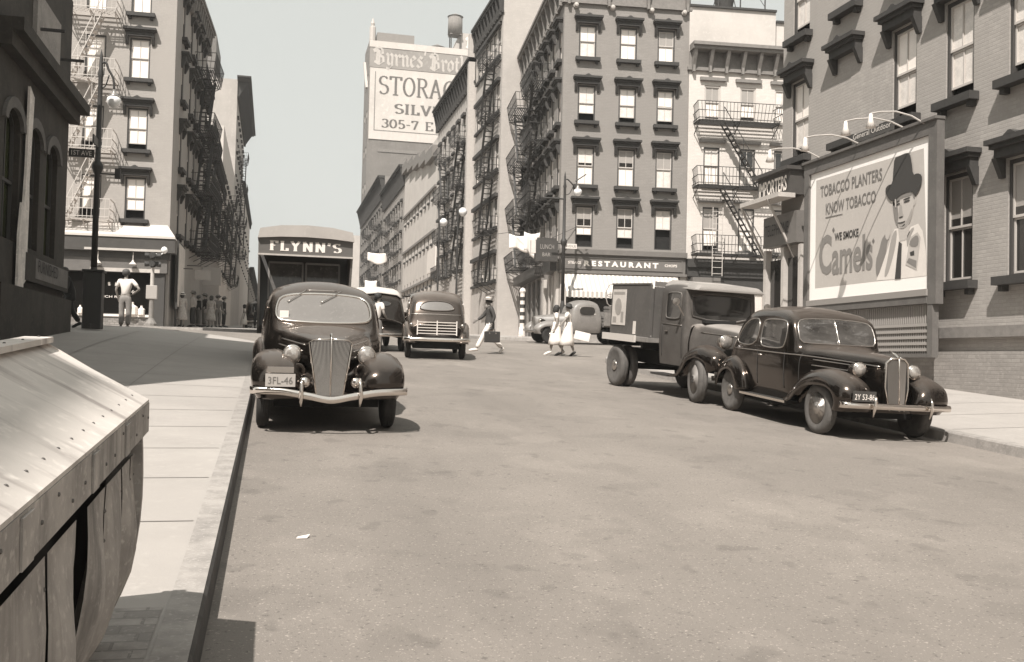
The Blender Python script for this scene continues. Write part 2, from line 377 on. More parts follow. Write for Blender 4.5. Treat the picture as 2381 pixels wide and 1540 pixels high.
# ------------------------------------------------------------------ ground
def frange(a, b, s):
    n = max(1, round((b-a)/s)); return [a+(b-a)*k/n for k in range(n+1)]
def sheet(name, xs, ys, hf, m, xedge=None):
    mb = MB(); rows = []
    for y in ys:
        rows.append([(x, y, hf(x, y)) for x in xs])
    mb.loft(rows); return tag(mb.build(name, m, smooth=True), kind='structure')
xs = [-1400, -500, -200, -90, -60]+frange(-45, -6, 3)+frange(-5, 14, .5)[0:]+frange(16, 50, 3)+[60, 90, 200, 500, 1400]
ys = [-900, -300, -60]+frange(-40, 0, 4)[0:-1]+frange(0, 50, 1)+frange(54, 120, 6)+[140, 170, 200, 300, 500, 900, 2000]
sheet('road', xs, ys, lambda x, y: G(x, y), ASPH)
def pavement(name, xfar, kx, y0, y1, side, r0=0, r1=2.5, m=WALK, top=.15, lift=0):
    """raised sidewalk slab; kx the kerb line, side +1 when the slab lies to the left of the kerb"""
    mb = MB(); kb = MB(); rows = []; ys = frange(y0, y1, .5)
    if r1: ys += [y1-r1*(1-math.sin(R(a))) for a in range(10, 90, 10)]
    if r0: ys += [y0+r0*(1-math.sin(R(a))) for a in range(10, 90, 10)]
    ys = sorted(set(ys)); ed = []
    for y in ys:
        e = kx
        if r1 and y > y1-r1: d = y-(y1-r1); e -= side*(r1-math.sqrt(max(0, r1*r1-d*d)))
        if r0 and y < y0+r0: d = (y0+r0)-y; e -= side*(r0-math.sqrt(max(0, r0*r0-d*d)))
        ins = e-side*.16; ed.append((e, y))
        xs = [xfar, (xfar*2+ins)/3, (xfar+2*ins)/3]+[ins-side*k for k in (3, 2, 1.5, 1, .5) if abs(ins-xfar) > 6]+[ins]
        rows.append([(x, y, G(x, y)+top+lift) for x in xs])
    mb.loft(rows)
    s = tag(mb.build(name, m, smooth=True), kind='structure')
    # kerb stones
    kb.loft([[(e-side*.16, y, G(e, y)+top+.004), (e-side*.015, y, G(e, y)+top+.004)] for e, y in ed])
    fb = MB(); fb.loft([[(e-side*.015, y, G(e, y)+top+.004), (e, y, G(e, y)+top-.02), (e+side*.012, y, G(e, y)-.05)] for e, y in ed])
    tag(fb.build('kerb_face', KERBF_SHADE if side > 0 else KERB), kind='structure')
    for yy, flip in ((y0, -1), (y1, 1)):
        e = ed[0][0] if yy == y0 else ed[-1][0]
        X = frange(min(xfar, e), max(xfar, e), 2)
        kb.loft([[(x, yy-flip*.16, G(x, yy)+top+.006), (x, yy-flip*.02, G(x, yy)+top+.006), (x, yy, G(x, yy)+top-.02), (x, yy+flip*.01, G(x, yy)-.05)] for x in X])
    tag(kb.build('kerb', KERB), kind='structure')
    return s
pavement('sidewalk', -40, -.27, -40, 31.6, 1)
pavement('sidewalk', 60, 9.15, -40, 28.4, -1)
pavement('sidewalk', -60, -.3, 42.3, 190, 1, r0=2.5, r1=0)
pavement('sidewalk', 70, 9.15, 41.6, 190, -1, r0=2.5, r1=0)
mb = MB()
mb.loft([[(x, y, G(x, y)+.156) for x in frange(-5.3, -.45, .5)] for y in frange(-12, 4.75, .5)])
tag(mb.build('cobbled_paving', COBB), kind='structure')
# joints between the sidewalk flags
mb = MB()
for y in frange(-1, 29, 1.5):
    if y > 5: mb.loft([[(x, y, G(x, y)+.1545), (x, y+.02, G(x, y+.02)+.1545)] for x in frange(-5.3, -.45, .6)])
for y in frange(3, 27, 1.5): mb.loft([[(x, y, G(x, y)+.1545), (x, y+.02, G(x, y+.02)+.1545)] for x in frange(9.35, 13.8, .6)])
for x in (-2.0, -3.6): mb.loft([[(x, y, G(x, y)+.1545), (x+.018, y, G(x+.018, y)+.1545)] for y in frange(5, 29, .5)])
tag(mb.build('sidewalk_joints', mat('joint', .26, rough=.9)), kind='structure')
# ------------------------------------------------------------------ building kit
def window_mb(w, h, top='W', bot='W', tf=.5, gap=0, frame=0, cross=True, hood=0, sill=0, y0=.075):
    """one sash window, opening w x h, wall face y=0; top/bot: W white shade, G grey, L curtain, N bare glass"""
    mb = MB(); k = {'W': 3, 'G': 4, 'L': 5, 'N': 2}; t = .06
    mb.cur = frame
    mb.box(0, t, y0-.04, y0+.06, 0, h); mb.box(w-t, w, y0-.04, y0+.06, 0, h); mb.box(t, w-t, y0-.04, y0+.06, h-.08, h); mb.box(t, w-t, y0-.04, y0+.06, 0, .05)
    g = gap*h; mid = h*.5
    mb.cur = 6; mb.face([(0, y0+.22, 0), (w, y0+.22, 0), (w, y0+.22, h), (0, y0+.22, h)])
    for a, b, yy, kind in ((mid, h-.08, y0, top), (max(.05, g+.05), mid, y0+.03, bot)):
        if b-a < .1: continue
        if kind == bot and yy > y0: a0 = a
        mb.cur = k[kind]
        if kind == 'N': mb.face([(t, yy+.02, a), (w-t, yy+.02, a), (w-t, yy+.02, b), (t, yy+.02, b)])
        else:
            cut = a+(b-a)*(1-tf) if yy == y0 else a
            if yy == y0 and tf < 1:
                mb.cur = 2; mb.face([(t, yy+.02, a), (w-t, yy+.02, a), (w-t, yy+.02, cut), (t, yy+.02, cut)]); mb.cur = k[kind]
            mb.face([(t, yy+.018, cut), (w-t, yy+.018, cut), (w-t, yy+.018, b), (t, yy+.018, b)])
        mb.cur = 1 if frame == 1 or cross else frame
        mb.box(t, w-t, yy-.01, yy+.015, a, a+.05); mb.box(t, w-t, yy-.01, yy+.015, b-.04, b)
        mb.box(t, t+.04, yy-.01, yy+.015, a+.05, b-.04); mb.box(w-t-.04, w-t, yy-.01, yy+.015, a+.05, b-.04)
        if cross: mb.box(w/2-.015, w/2+.015, yy-.005, yy+.012, a+.05, b-.04)
    if hood: mb.cur = 7+hood-1; mb.box(-.16, w+.16, -.22, -.003, h+.02, h+.24)
    if sill: mb.cur = 7+sill-1; mb.box(-.12, w+.12, -.16, -.003, -.16, 0)
    return mb
def hood_mb(w, drop=.34, kind='bracket'):
    mb = MB(); a = .26
    mb.box(-a, w+a, -.36, -.003, .30, .40); mb.box(-a+.05, w+a-.05, -.28, -.003, .22, .30); mb.box(-a+.1, w+a-.1, -.20, -.003, .04, .22)
    if kind == 'bracket':
        mb.hexa([(w/2-.16, -.362, .401), (w/2+.16, -.362, .401), (w/2+.16, -.003, .401), (w/2-.16, -.003, .401), (w/2-.03, -.362, .48), (w/2+.03, -.362, .48), (w/2+.03, -.003, .48), (w/2-.03, -.003, .48)])
        for x in (-.18, w+.06):
            mb.hexa([(x, -.07, -drop), (x+.12, -.07, -drop), (x+.12, -.003, -drop), (x, -.003, -drop), (x, -.24, .037), (x+.12, -.24, .037), (x+.12, -.003, .037), (x, -.003, .037)])
    return mb
def sill_mb(w, h=.17):
    mb = MB(); mb.box(-.17, w+.17, -.24, -.003, -h, -.003)
    for x in (-.08, w-.04): mb.box(x, x+.12, -.15, -.003, -h-.12, -h-.003)
    return mb
VARI = [('W','W',1,0), ('W','L',1,.0), ('L','L',1,.12), ('W','W',1,.22), ('G','W',.9,0), ('L','W',1,.0), ('W','N',1,0), ('G','L',1,.1), ('W','L',.7,.3), ('N','W',1,0)]
class Bld:
    cache = {}
    def __init__(s, name, label, cat, P, ang, W, D, zb, zt, wm, f=(), l=(), r=(), group=None, left_mat=None, depth=.2, roof=True):
        s.W, s.D, s.zb, s.zt = W, D, zb, zt
        s.root = empty(name, (P[0], P[1], zb), -R(ang), label, cat, group)
        mb = MB(); H = zt-zb
        def facade(pt, W, ops):
            us = sorted(set([0, W]+[u for o in ops for u in (o[0], o[1])])); vs = sorted(set([0, H]+[v-zb for o in ops for v in (o[2], o[3])]))
            for i in range(len(us)-1):
                for j in range(len(vs)-1):
                    um, vm = (us[i]+us[i+1])/2, (vs[j]+vs[j+1])/2
                    if any(o[0] < um < o[1] and o[2]-zb < vm < o[3]-zb for o in ops): continue
                    mb.face([pt(us[i], 0, vs[j]), pt(us[i+1], 0, vs[j]), pt(us[i+1], 0, vs[j+1]), pt(us[i], 0, vs[j+1])])
            for o in ops:
                a, b, c, d = o[0], o[1], o[2]-zb, o[3]-zb
                for p, q in (((a,c),(b,c)), ((b,c),(b,d)), ((b,d),(a,d)), ((a,d),(a,c))):
                    mb.face([pt(p[0], 0, p[1]), pt(q[0], 0, q[1]), pt(q[0], depth, q[1]), pt(p[0], depth, p[1])])
        facade(lambda u, d, v: (u, d, v), W, f)
        facade(lambda u, d, v: (W-d, u, v), D, r)
        mb.cur = 1 if left_mat else 0
        facade(lambda u, d, v: (d, u, v), D, l)
        mb.cur = 0
        mb.face([(W, D, 0), (0, D, 0), (0, D, H), (W, D, H)])
        s.wall = mb.build('wall', [wm, left_mat] if left_mat else wm, s.root)
        if roof:
            mb = MB(); mb.box(.1, W-.1, .1, D-.1, H-.35, H-.15); mb.build('roof', ROOF, s.root)
    def M(s, side, u, z, w=0, out=0):
        z -= s.zb
        if side == 'f': return Matrix.Translation((u, -out, z))
        if side == 'l': return Matrix.Translation((-out, u+w, z)) @ Matrix.Rotation(-math.pi/2, 4, 'Z')
        return Matrix.Translation((s.W+out, u, z)) @ Matrix.Rotation(math.pi/2, 4, 'Z')
    def part(s, name, mb, mats, side='f', u=0, z=None, w=0, parent=None, smooth=False):
        o = mb.build(name, mats, parent or s.root, smooth)
        if parent is None: o.matrix_local = s.M(side, u, s.zb if z is None else z, w)
        return o
    def win(s, side, o, key, hood=None, sill=None, **kw):
        """a window in opening o; key picks the variant"""
        w, h = round(o[1]-o[0], 3), round(o[3]-o[2], 3)
        k = ('w', w, h, key, tuple(sorted(kw.items())))
        if k not in Bld.cache:
            v = VARI[key % len(VARI)] if isinstance(key, int) else key
            a = dict(top=v[0], bot=v[1], tf=v[2], gap=v[3]); a.update({q.rstrip('_'): z for q, z in kw.items()})
            src = window_mb(w, h, **a).build('window', WM, s.root); src.matrix_local = s.M(side, o[0], o[2], w); Bld.cache[k] = src.data
            x = src
        else:
            x = bpy.data.objects.new('window', Bld.cache[k]); COL.objects.link(x); x.parent = s.root; x.matrix_local = s.M(side, o[0], o[2], w)
        for nm, gen, zz in (('hood', hood, h), ('sill', sill, 0)):
            if gen:
                kk = (nm, w, gen.name)
                if kk not in Bld.cache:
                    y = (hood_mb(w) if nm == 'hood' else sill_mb(w)).build(nm, gen, x); Bld.cache[kk] = y.data
                else:
                    y = bpy.data.objects.new(nm, Bld.cache[kk]); COL.objects.link(y); y.parent = x
                y.location = (0, 0, zz)
        return x
def cornice_mb(L, h=1.6, p=.9, br=1.1, ends=True, drop=.5, rosette=None, a0=0):
    """z=0 is the underside of the frieze; crown at z=h"""
    mb = MB(); e = p if ends else 0
    mb.box(-e-a0, L+e, -p, .0, h-.16, h); mb.box(-e*.85-a0, L+e*.85, -p*.85, .0, h-.32, h-.161)
    mb.box(-.1, L+.1, -.14, -.003, .0, .16); mb.box(-.02, L+.02, -.06, -.003, .16, h-.33)
    n = max(2, int(L/br)+1)
    for k in range(n):
        x = .1+(L-.35)*k/(n-1)
        mb.hexa([(x, -.2, .1), (x+.16, -.2, .1), (x+.16, -.05, .1), (x, -.05, .1), (x, -p*.8, h-.33), (x+.16, -p*.8, h-.33), (x+.16, -.05, h-.33), (x, -.05, h-.33)])
        mb.box(x+.02, x+.14, -.26, -.061, .05-drop*.3, .3)
    return mb
def balcony_mb(w, d=.95, slats=9, rail=.85, flare=.12, post=.55):
    mb = MB()
    for k in range(slats):
        y = -d+.06+k*(d-.08)/(slats-1); mb.box(0, w, y-.022, y+.022, -.03, 0)
    for x in (.05, w/2, w-.05): mb.box(x-.02, x+.02, -d, 0, -.07, -.031); mb.bar((x, -d*.9, -.07), (x, -.02, -.55), .035)
    t = .018
    for z, f in ((rail, flare), (rail*.5, flare*.5), (.08, 0)):
        mb.bar((-f, -d-f, z), (w+f, -d-f, z), t*1.6); mb.bar((-f, -d-f, z), (0, 0, z), t*1.6); mb.bar((w+f, -d-f, z), (w, 0, z), t*1.6)
    n = int(w/.17)
    for k in range(n+1):
        x = w*k/n; mb.bar((x, -d, 0), (x+flare*(2*k/n-1), -d-flare, rail), t)
    for k in range(1, 5):
        y = -d*k/5; mb.bar((0, y, 0), (-flare*k/5, y-flare*k/5, rail), t); mb.bar((w, y, 0), (w+flare*k/5, y-flare*k/5, rail), t)
    return mb
def stair_mb(x0, x1, h, d=.5, y=-.75, n=11, rails=True):
    mb = MB()
    for yy in (y, y+d):
        mb.bar((x0, yy, 0), (x1, yy, h), .03, .12, up=(0, 1, 0))
        if rails and yy == y: mb.bar((x0, yy, .75), (x1, yy, h+.75), .03); [mb.bar((x0+(x1-x0)*k/4, yy, h*k/4), (x0+(x1-x0)*k/4, yy, h*k/4+.75), .02) for k in range(5)]
    for k in range(1, n):
        x = x0+(x1-x0)*k/n; z = h*k/n; mb.box(x-.1, x+.1, y+.02, y+d-.02, z-.015, z+.015)
    return mb
def fire_escape(B, side, u, w, z, h=None, m=IRON, dirn=1, label=None, mstair=None, **kw):
    o = B.part('fire_escape', balcony_mb(w, **kw), m, side, u, z, w)
    if h:
        a, b = (.3, w*.72) if dirn > 0 else (w*.8, w*.32)
        stair_mb(a, b, h).build('stair', mstair or m, o)
    return o

# ------------------------------------------------------------------ right far row: the restaurant corner
RZ = [(16.34, 17.95), (13.25, 15.0), (10.15, 12.0), (7.15, 9.15)]
rf = [(u, u+.86, a, b) for a, b in RZ for u in (.74, 2.76, 4.66)]
rl = [(u, u+.80, a, b) for a, b in RZ for u in (.55, 2.35, 4.05, 5.85, 7.65, 9.45, 11.4)]
store_f = [(.35, 5.75, 3.1, 5.1)]
BR = Bld('tenement', 'brown brick corner tenement above the restaurant with hooded windows', 'building', (13.25, 45.1), 6, 6.25, 13.2, 2.2, 20.2, B_REST, rf+store_f, rl, group=None)
kf = [('W','L',1,0), ('W','W',1,0), ('G','W',1,0), ('L','W',1,.2), ('W','L',1,.14), ('W','L',.9,.1), ('L','W',.8,0), ('G','W',.7,0), ('G','L',1,.0), ('G','W',.6,.28), ('G','L',.5,.24), ('L','N',1,.8)]
for k, o in enumerate(rf): BR.win('f', o, kf[k], hood=STONE_D, sill=STONE_D if o[2] > 8 else None, frame=0)
for k, o in enumerate(rl): BR.win('l', o, random.randrange(10), hood=STONE_D, sill=STONE_D if o[2] > 8 else None)
BR.part('cornice', cornice_mb(6.25, 1.4, .5, 1.75, rosette=1, a0=0), STONE_M, 'f', 0, 18.95)
BR.part('cornice', cornice_mb(13.2, 1.4, .5, 1.1, ends=False), STONE_M, 'l', 0, 18.95, 13.2)
for u in (.55, 2.35, 4.3, 5.95):
    mb = MB(); mb.lathe([(.02, .26), (.09, .24), (.12, .18), (.08, .13), (.14, .07), (.11, 0)], (u, 0, -.16), (0, -1, 0), 10); BR.part('rosette', mb, STONE_L, 'f', 0, 19.0)
mb = MB(); mb.box(-.05, 6.25, -.30, -.003, 6.78, 7.02); mb.box(-.02, 6.2, -.16, -.003, 5.98, 6.779); mb.box(-.05, 6.25, -.26, -.003, 5.86, 5.979)
mb.box(.1, 6.05, -.2, -.161, 6.62, 6.66); mb.box(.1, 6.05, -.2, -.161, 6.08, 6.12); mb.box(.1, .14, -.2, -.161, 6.12, 6.62); mb.box(6.01, 6.05, -.2, -.161, 6.12, 6.62)
sb = BR.part('shop_sign', mb, SIGN_M, 'f', 0, 0)
lettering('R E S T A U R A N T', 3.66, .27, frame((1.18, -.165, 6.22), (1,0,0), (0,0,1)), LET_W, sb, bold=.055, ext=.012)
lettering('CHOPS', .62, .13, frame((5.16, -.165, 6.31), (1,0,0), (0,0,1)), LET_W, sb, bold=.02)
lettering('STEAKS', .62, .13, frame((.40, -.165, 6.31), (1,0,0), (0,0,1)), LET_W, sb, bold=.02)
# shop front under the sign
mb = MB()
mb.cur = 0; mb.box(.35, 5.75, .25, .3, 3.0, 5.1)
mb.cur = 1
for x in (.35, 1.5, 3.2, 4.9, 5.65): mb.box(x, x+.1, .1, .249, 3.0, 5.1)
mb.box(.45, 5.65, .12, .249, 3.0, 3.25)
BR.part('shop_window', mb, [GLASS, FR_D], 'f', 0, 0)
mb = MB()
BRP = Matrix.Translation((0, 0, -2.2))
def one(B, name, m, *bx):
    mb = MB(); mb.box(*bx); o = mb.build(name, m, B.root); o.matrix_local = BRP; return o
for x in (.05, 5.95): one(BR, 'pilaster', STONE_L, x, x+.28, -.14, -.003, 2.2, 5.85)
one(BR, 'pilaster', STONE_L, -.14, -.003, 0, .6, 2.2, 6.9); one(BR, 'pilaster', STONE_L, -.16, -.003, 3.4, 3.9, 2.2, 5.8)
for y in (1.2, 2.2): one(BR, 'pilaster', STONE_L, -.1, -.003, y, y+.25, 2.2, 5.8)
mb = MB(); mb.box(-.45, -.003, .0, 2.2, 5.95, 6.75); mb.box(-.7, -.003, -.05, 2.3, 6.75, 6.95); mb.box(-.5, -.003, 4.4, 12.6, 6.1, 6.6)
BR.part('side_cornice', mb, SIGN_D, 'f', 0, 0)
mb = MB(); mb.box(-.04, -.003, 4.6, 12.2, 3.0, 5.9)
BR.part('side_shop_front', mb, mat('shopfront_dim', .06, rough=.4, nscale=1.5, namt=.5), 'f', 0, 0)
for k in range(6): y = 4.3+k*1.6; one(BR, 'pilaster', STONE_M, -.14, -.003, y, y+.22, 2.2, 6.0)
# awning: a striped canvas of its own
mb = MB(); n = 52
for k in range(n):
    x0, x1 = .15+5.65*k/n, .15+5.65*(k+1)/n; mb.cur = k % 2
    mb.hexa([(x0, -1.15, 4.9), (x1, -1.15, 4.9), (x1, -.18, 5.82), (x0, -.18, 5.82), (x0, -1.15, 4.93), (x1, -1.15, 4.93), (x1, -.18, 5.85), (x0, -.18, 5.85)])
    mb.box(x0, x1, -1.17, -1.151, 4.66-.03*abs(math.sin(k*1.57)), 4.93)
aw = mb.build('awning', [WHITE, mat('awning_stripe', .42, rough=.8)]); aw.parent = None
aw.matrix_world = Matrix.Translation((13.25, 45.1, 0)) @ Matrix.Rotation(-R(6), 4, 'Z')
tag(aw, 'pale striped canvas awning spread below the RESTAURANT sign', 'awning')
lettering('CAFE', .8, .14, frame((2.1, -1.172, 4.70), (1,0,0), (0,0,1)), SIGN_M, aw, ext=.006)
# fire escapes down its side
for zz in (16.2, 13.1, 10.0, 7.0):
    fire_escape(BR, 'l', 3.6, 3.8, zz, 3.1 if zz < 16 else None, dirn=1)
    fire_escape(BR, 'l', 9.3, 3.6, zz, 3.1 if zz < 16 else None, dirn=-1)

# white painted tenement to its right
ca = math.cos(R(6)); sa = math.sin(R(6))
def along(u, d=0): return (13.25+u*ca+d*sa, 45.1-u*sa+d*ca)
WZ = [(13.68, 15.36), (10.45, 12.3), (7.2, 9.35)]
wf = [(u, u+.82, a, b) for a, b in WZ for u in (.80, 2.62, 4.42, 6.2, 8.0)]
BW = Bld('tenement', 'white painted tenement with iron fire escape balconies beside the restaurant corner', 'building', along(6.27), 6, 9.5, 7, 2.2, 17.0, B_WHITE, wf)
for k, o in enumerate(wf): BW.win('f', o, [('G','W',1,.06), ('G','W',1,.1), ('L','W',1,0), ('G','L',1,0), ('G','L',1,0), ('L','W',1,0), ('N','L',1,0), ('N','N',1,0), ('G','L',1,.1)][k % 9], frame=1 if k < 5 else 0, hood=None)
BRP = Matrix.Translation((0, 0, -2.2))
for o in wf: one(BW, 'lintel', STONE_M, o[0]-.25, o[1]+.25, -.16, -.003, o[3]+.22, o[3]+.38); one(BW, 'sill', STONE_M, o[0]-.12, o[1]+.12, -.12, -.003, o[2]-.12, o[2]-.003)
BW.part('cornice', cornice_mb(9.5, 1.25, .75, .8, ends=False), STONE_M, 'f', 0, 16.05)
for zz, hh in ((13.45, None), (10.3, 3.1), (7.0, 3.2)):
    fire_escape(BW, 'f', .25, 4.1, zz, hh, dirn=-1, m=IRON, slats=8)
mb = MB()
mb.box(0, 9.5, -.35, -.003, 6.35, 6.75); mb.box(0, 9.5, -.22, -.003, 5.9, 6.349); mb.box(.1, 9.4, -.12, -.003, 5.2, 5.9)
BW.part('store_cornice', mb, STONE_D).matrix_local = Matrix.Translation((0, 0, -2.2))
mb = MB(); mb.box(.2, 1.6, -.5, -.003, 5.0, 5.85)
BW.part('sign_box', mb, SIGN_M).matrix_local = Matrix.Translation((0, 0, -2.2))
for k in range(5): one(BW, 'pilaster', STONE_L, .3+k*1.8, .5+k*1.8, -.16, -.003, 2.2, 5.2)
# drop ladder
mb = MB()
for x in (1.0, 1.5): mb.bar((x, -.95, 5.9), (x, -.95, 9.2), .03)
for k in range(11): mb.bar((1.0, -.95, 6.0+k*.3), (1.5, -.95, 6.0+k*.3), .022)
BW.part('drop_ladder', mb, IRON_P).matrix_local = Matrix.Translation((0, 0, -2.2))
# taller rear building rising behind the white tenement
BB = Bld('rear_building', 'pale brick rear building rising behind the white tenement roof', 'building', along(7.3, 7.05), 6, 6.3, 9, 2.2, 21.9, B_PALE)
BB2 = Bld('rear_building', 'lower pale rear building behind the right end of the white tenement', 'building', along(13.65, 7.05), 6, 5, 9, 2.2, 21.3, B_PALE)
for b_, z_ in ((BB, 21.9), (BB2, 21.3)):
    mb = MB(); mb.box(-.05, b_.W+.02, -.12, .1, 0, .12); b_.part('coping', mb, STONE_D, 'f', 0, z_)
mb = MB(); mb.box(3.0, 4.0, -.16, -.003, 18.9, 19.15)
BB.part('lintel', mb, STONE_D).matrix_local = Matrix.Translation((0, 0, -2.2))
# antenna poles on that roof
t = empty('roof_antenna', (*along(12.2, 9), 21.8), 0, 'thin roof antenna mast with wires above the pale rear building', 'antenna')
mb = MB(); mb.tube([(0, 0, -.3), (0, 0, 3.2)], .04); mb.tube([(1.6, 0, -.3), (1.6, 0, 2.6)], .04); mb.build('mast', IRON, t)
mb = MB(); mb.tube([(0, 0, 3.2), (-1.2, 0, -.1)], .02, 4); mb.tube([(0, 0, 3.2), (1.6, 0, 1.2), (2.3, 0, -.8)], .02, 4); mb.build('wire', IRON, t)
t = empty('roof_pail', (*along(11.2, 9), 21.85), 0, 'dark bucket shaped vent hung on the roof above the white tenement', 'roof vent')
mb = MB(); mb.lathe([(.55, 0), (.45, .3), (.6, 1.3), (.0, 1.35)], (0, 0, .2)); mb.build('vent', STONE_D, t)
mb = MB(); [mb.tube([(x, y, 0), (x*.4, y*.4, 2.2)], .03, 4) for x, y in ((.7, .5), (-.7, .5), (.7, -.5), (-.7, -.5))]; mb.build('frame', IRON, t)

# ------------------------------------------------------------------ right far row, going up the street
XR = 13.25
def row(name, label, y0, y1, zt, m, rows, n, ww=.85, hood=1, sill=1, corn=(1.5, .9), W=12, left_m=None, cm=STONE_D, keyset=None, zb=None, front_m=None, x=XR, m0=.7):
    D = y1-y0; zb = G(x, y0)-.4 if zb is None else zb; step = (D-2*m0)/n
    ops = [(m0+step*(k+.5)-ww/2, m0+step*(k+.5)+ww/2, a, b) for a, b in rows for k in range(n)]
    B = Bld(name, label, 'building', (x, y0), 0, W, D, zb, zt, m, (), ops, left_mat=left_m)
    for o in ops: B.win('l', o, random.choice(keyset or range(10)), hood=None, sill=None, **{'hood_': hood, 'sill_': sill})
    if corn: B.part('cornice', cornice_mb(D, corn[0], corn[1], .9, ends=False), cm, 'l', 0, zt-corn[0]+.1, D)
    return B
B2 = row('tenement', 'tall pale tenement of small hooded windows behind the restaurant corner', 58.35, 66.6, 24.4, B_TALL,
         [(20.6, 22.4), (17.1, 18.9), (13.5, 15.3), (9.9, 11.7), (6.6, 8.2)], 6, corn=(1.5, .45), m0=.4)
for zz in (20.2, 16.8, 13.2, 9.6, 6.4): fire_escape(B2, 'l', .3, 2.6, zz, 3.3 if zz < 20 else None)
B3 = row('tenement', 'bracketed cornice tenement hung with fire escapes left of the tall pale one', 66.7, 82.5, 22.6, B_TALL,
         [(17.6, 19.4), (14.4, 16.2), (11.2, 13.0), (8.2, 9.8)], 7, ww=.8, corn=(1.8, .6))
for zz in (17.3, 14.1, 10.9, 8.0): fire_escape(B3, 'l', 1.2, 3.2, zz, 3.1 if zz < 17 else None); fire_escape(B3, 'l', 8.2, 3.2, zz, 3.1 if zz < 17 else None, dirn=-1)
mb = MB(); mb.box(-.5, 0, 0, .5, 0, 21.5); B3.part('corner_pier', mb, STONE_L)
B4 = row('school_building', 'pale building with stepped parapet and few small windows along the street', 82.6, 104, 20.6, B_PALE,
         [(15.5, 16.6), (11.6, 12.7), (8.0, 9.2)], 9, ww=.6, hood=0, sill=1, corn=None, cm=STONE_M)
mb = MB()
for k in range(5): a = 21.4-(k+1)*4.28; mb.box(a, a+4.2, -.45+.02*k, .3, 15.6+k*.55, 16.6+k*.55)
B4.part('stepped_parapet', mb, STONE_M, 'l', 0, None, 21.4)
mb = MB()
for z in (5.2, 9.2, 13.0): mb.box(0, 21.4, -.18, -.003, z, z+.2)
B4.part('string_course', mb, STONE_M, 'l', 0, None, 21.4)
B5 = row('tenement', 'mansard roofed tenement beyond the stepped parapet building', 104.1, 124, 22.2, B_MID, [(16.9, 18.6), (13.5, 15.2), (10.1, 11.8)], 8, corn=(2.2, .7), keyset=[0, 1, 6])
for zz in (16.7, 13.3, 9.9): fire_escape(B5, 'l', 4, 4, zz, None); fire_escape(B5, 'l', 13, 4, zz, None)
B6 = row('tenement', 'darker tenement with heavy cornice in front of the storage warehouse', 124.1, 157, 24.6, B_REST, [(19.2, 20.9), (15.8, 17.5), (12.4, 14.1), (9, 10.7)], 11, corn=(2.6, .9), keyset=[0, 1, 6])
for zz in (19.0, 15.6, 12.2): fire_escape(B6, 'l', 5, 4.5, zz, None); fire_escape(B6, 'l', 16, 4.5, zz, None)
B7 = row('tenement', 'farthest right hand tenement past the warehouse with a jutting cornice', 190, 240, 25, B_PALE, [(14, 16), (18, 20)], 6, corn=(3.5, 2.2), W=20, x=13.25)
row('tenement', 'low far tenement closing the right side of the street beyond the warehouse', 240.5, 330, 19, B_MID, [(14, 16)], 8, corn=(2, 1), W=20, x=13.2)

# Byrnes storage warehouse
BY = Bld('warehouse', 'huge storage warehouse wall painted with Byrnes Bros and STORAGE lettering', 'building', (14.0, 160), 0, 39.2, 8, 4, 53.4, B_BYR,
         (), [(u, u+1.6, z, z+2.2) for z in (10, 16, 22, 28, 34, 40, 46) for u in (1, 4.5)])
for z in (10, 16, 22, 28, 34, 40, 46):
    for u in (1, 4.5): BY.win('l', (u, u+1.6, z, z+2.2), 6)
BYF = mat('band_grey', .30, nscale=.3, namt=.2, rough=.9); PANEL = mat('faded_white_panel', .58, nscale=.22, namt=.14, rough=.9, streak=.12)
mb = MB(); mb.cur = 0; mb.box(.85, 39.9, -.10, -.003, 45.0, 48.2)
mb.cur = 1; mb.box(.95, 39.9, -.12, -.003, 33.2, 44.9); mb.box(.75, 39.9, -.14, -.003, 48.3, 49.35)
mb.cur = 2; mb.box(1.75, 39.5, -.135, -.121, 34.6, 34.75); mb.box(1.75, 1.9, -.135, -.121, 34.75, 44.3)
ad = BY.part('painted_sign', mb, [BYF, PANEL, STONE_M], 'f', -.75, 4)
BR_W = mat('faded_white_letter', .50, nscale=.5, namt=.2); BR_D = mat('faded_dark_letter', .14, nscale=.4, namt=.25)
FX = ((1,0,0), (0,0,1))
penword(['b_B', 'y', 'r', 'n', 'e', 's', "'"], 8.7, 2.7, frame((1.5, -.101, 45.6), *FX), BR_W, ad, nib=.19, thin=.05, ang=38, gap=.03, ext=.03)
penword(['b_B', 'r', 'o', 't', 'h', 'e', 'r', 's'], 9.6, 2.7, frame((10.7, -.101, 45.4), *FX), BR_W, ad, nib=.19, thin=.05, ang=38, gap=.03, ext=.03)
penword('STORAGE', 14.6, 3.0, frame((2.4, -.121, 40.7), *FX), BR_D, ad, nib=.15, thin=.06, ang=8, ext=.03)
penword('SILVER', 9.6, 1.55, frame((5.1, -.121, 37.7), *FX), BR_D, ad, nib=.2, thin=.08, ang=8, ext=.03)
penword('305-7 E', 8.5, 1.35, frame((3.0, -.121, 35.25), *FX), BR_D, ad, nib=.18, thin=.08, ang=8, ext=.03)
mb = MB(); mb.box(1.2, 7.3, .0, 6, 49.4, 50.8); BY.part('parapet', mb, B_REST)
mb = MB(); mb.box(15.4, 24, 1.5, 7, 49.4, 52.6); mb.hexa([(14.0, 1.5, 49.4), (15.4, 1.5, 49.4), (15.4, 7, 49.4), (14, 7, 49.4), (15.3, 1.5, 52.6), (15.4, 1.5, 52.6), (15.4, 7, 52.6), (15.3, 7, 52.6)])
hs = BY.part('roof_sign_house', mb, mat('shed_grey', .46, nscale=.6, namt=.1))
penword(['b_B', 'r', 'o'], 3.4, 1.9, frame((16.2, 1.49, 50.1), *FX), WHITE, hs, nib=.2, thin=.06, ang=38, ext=.03)
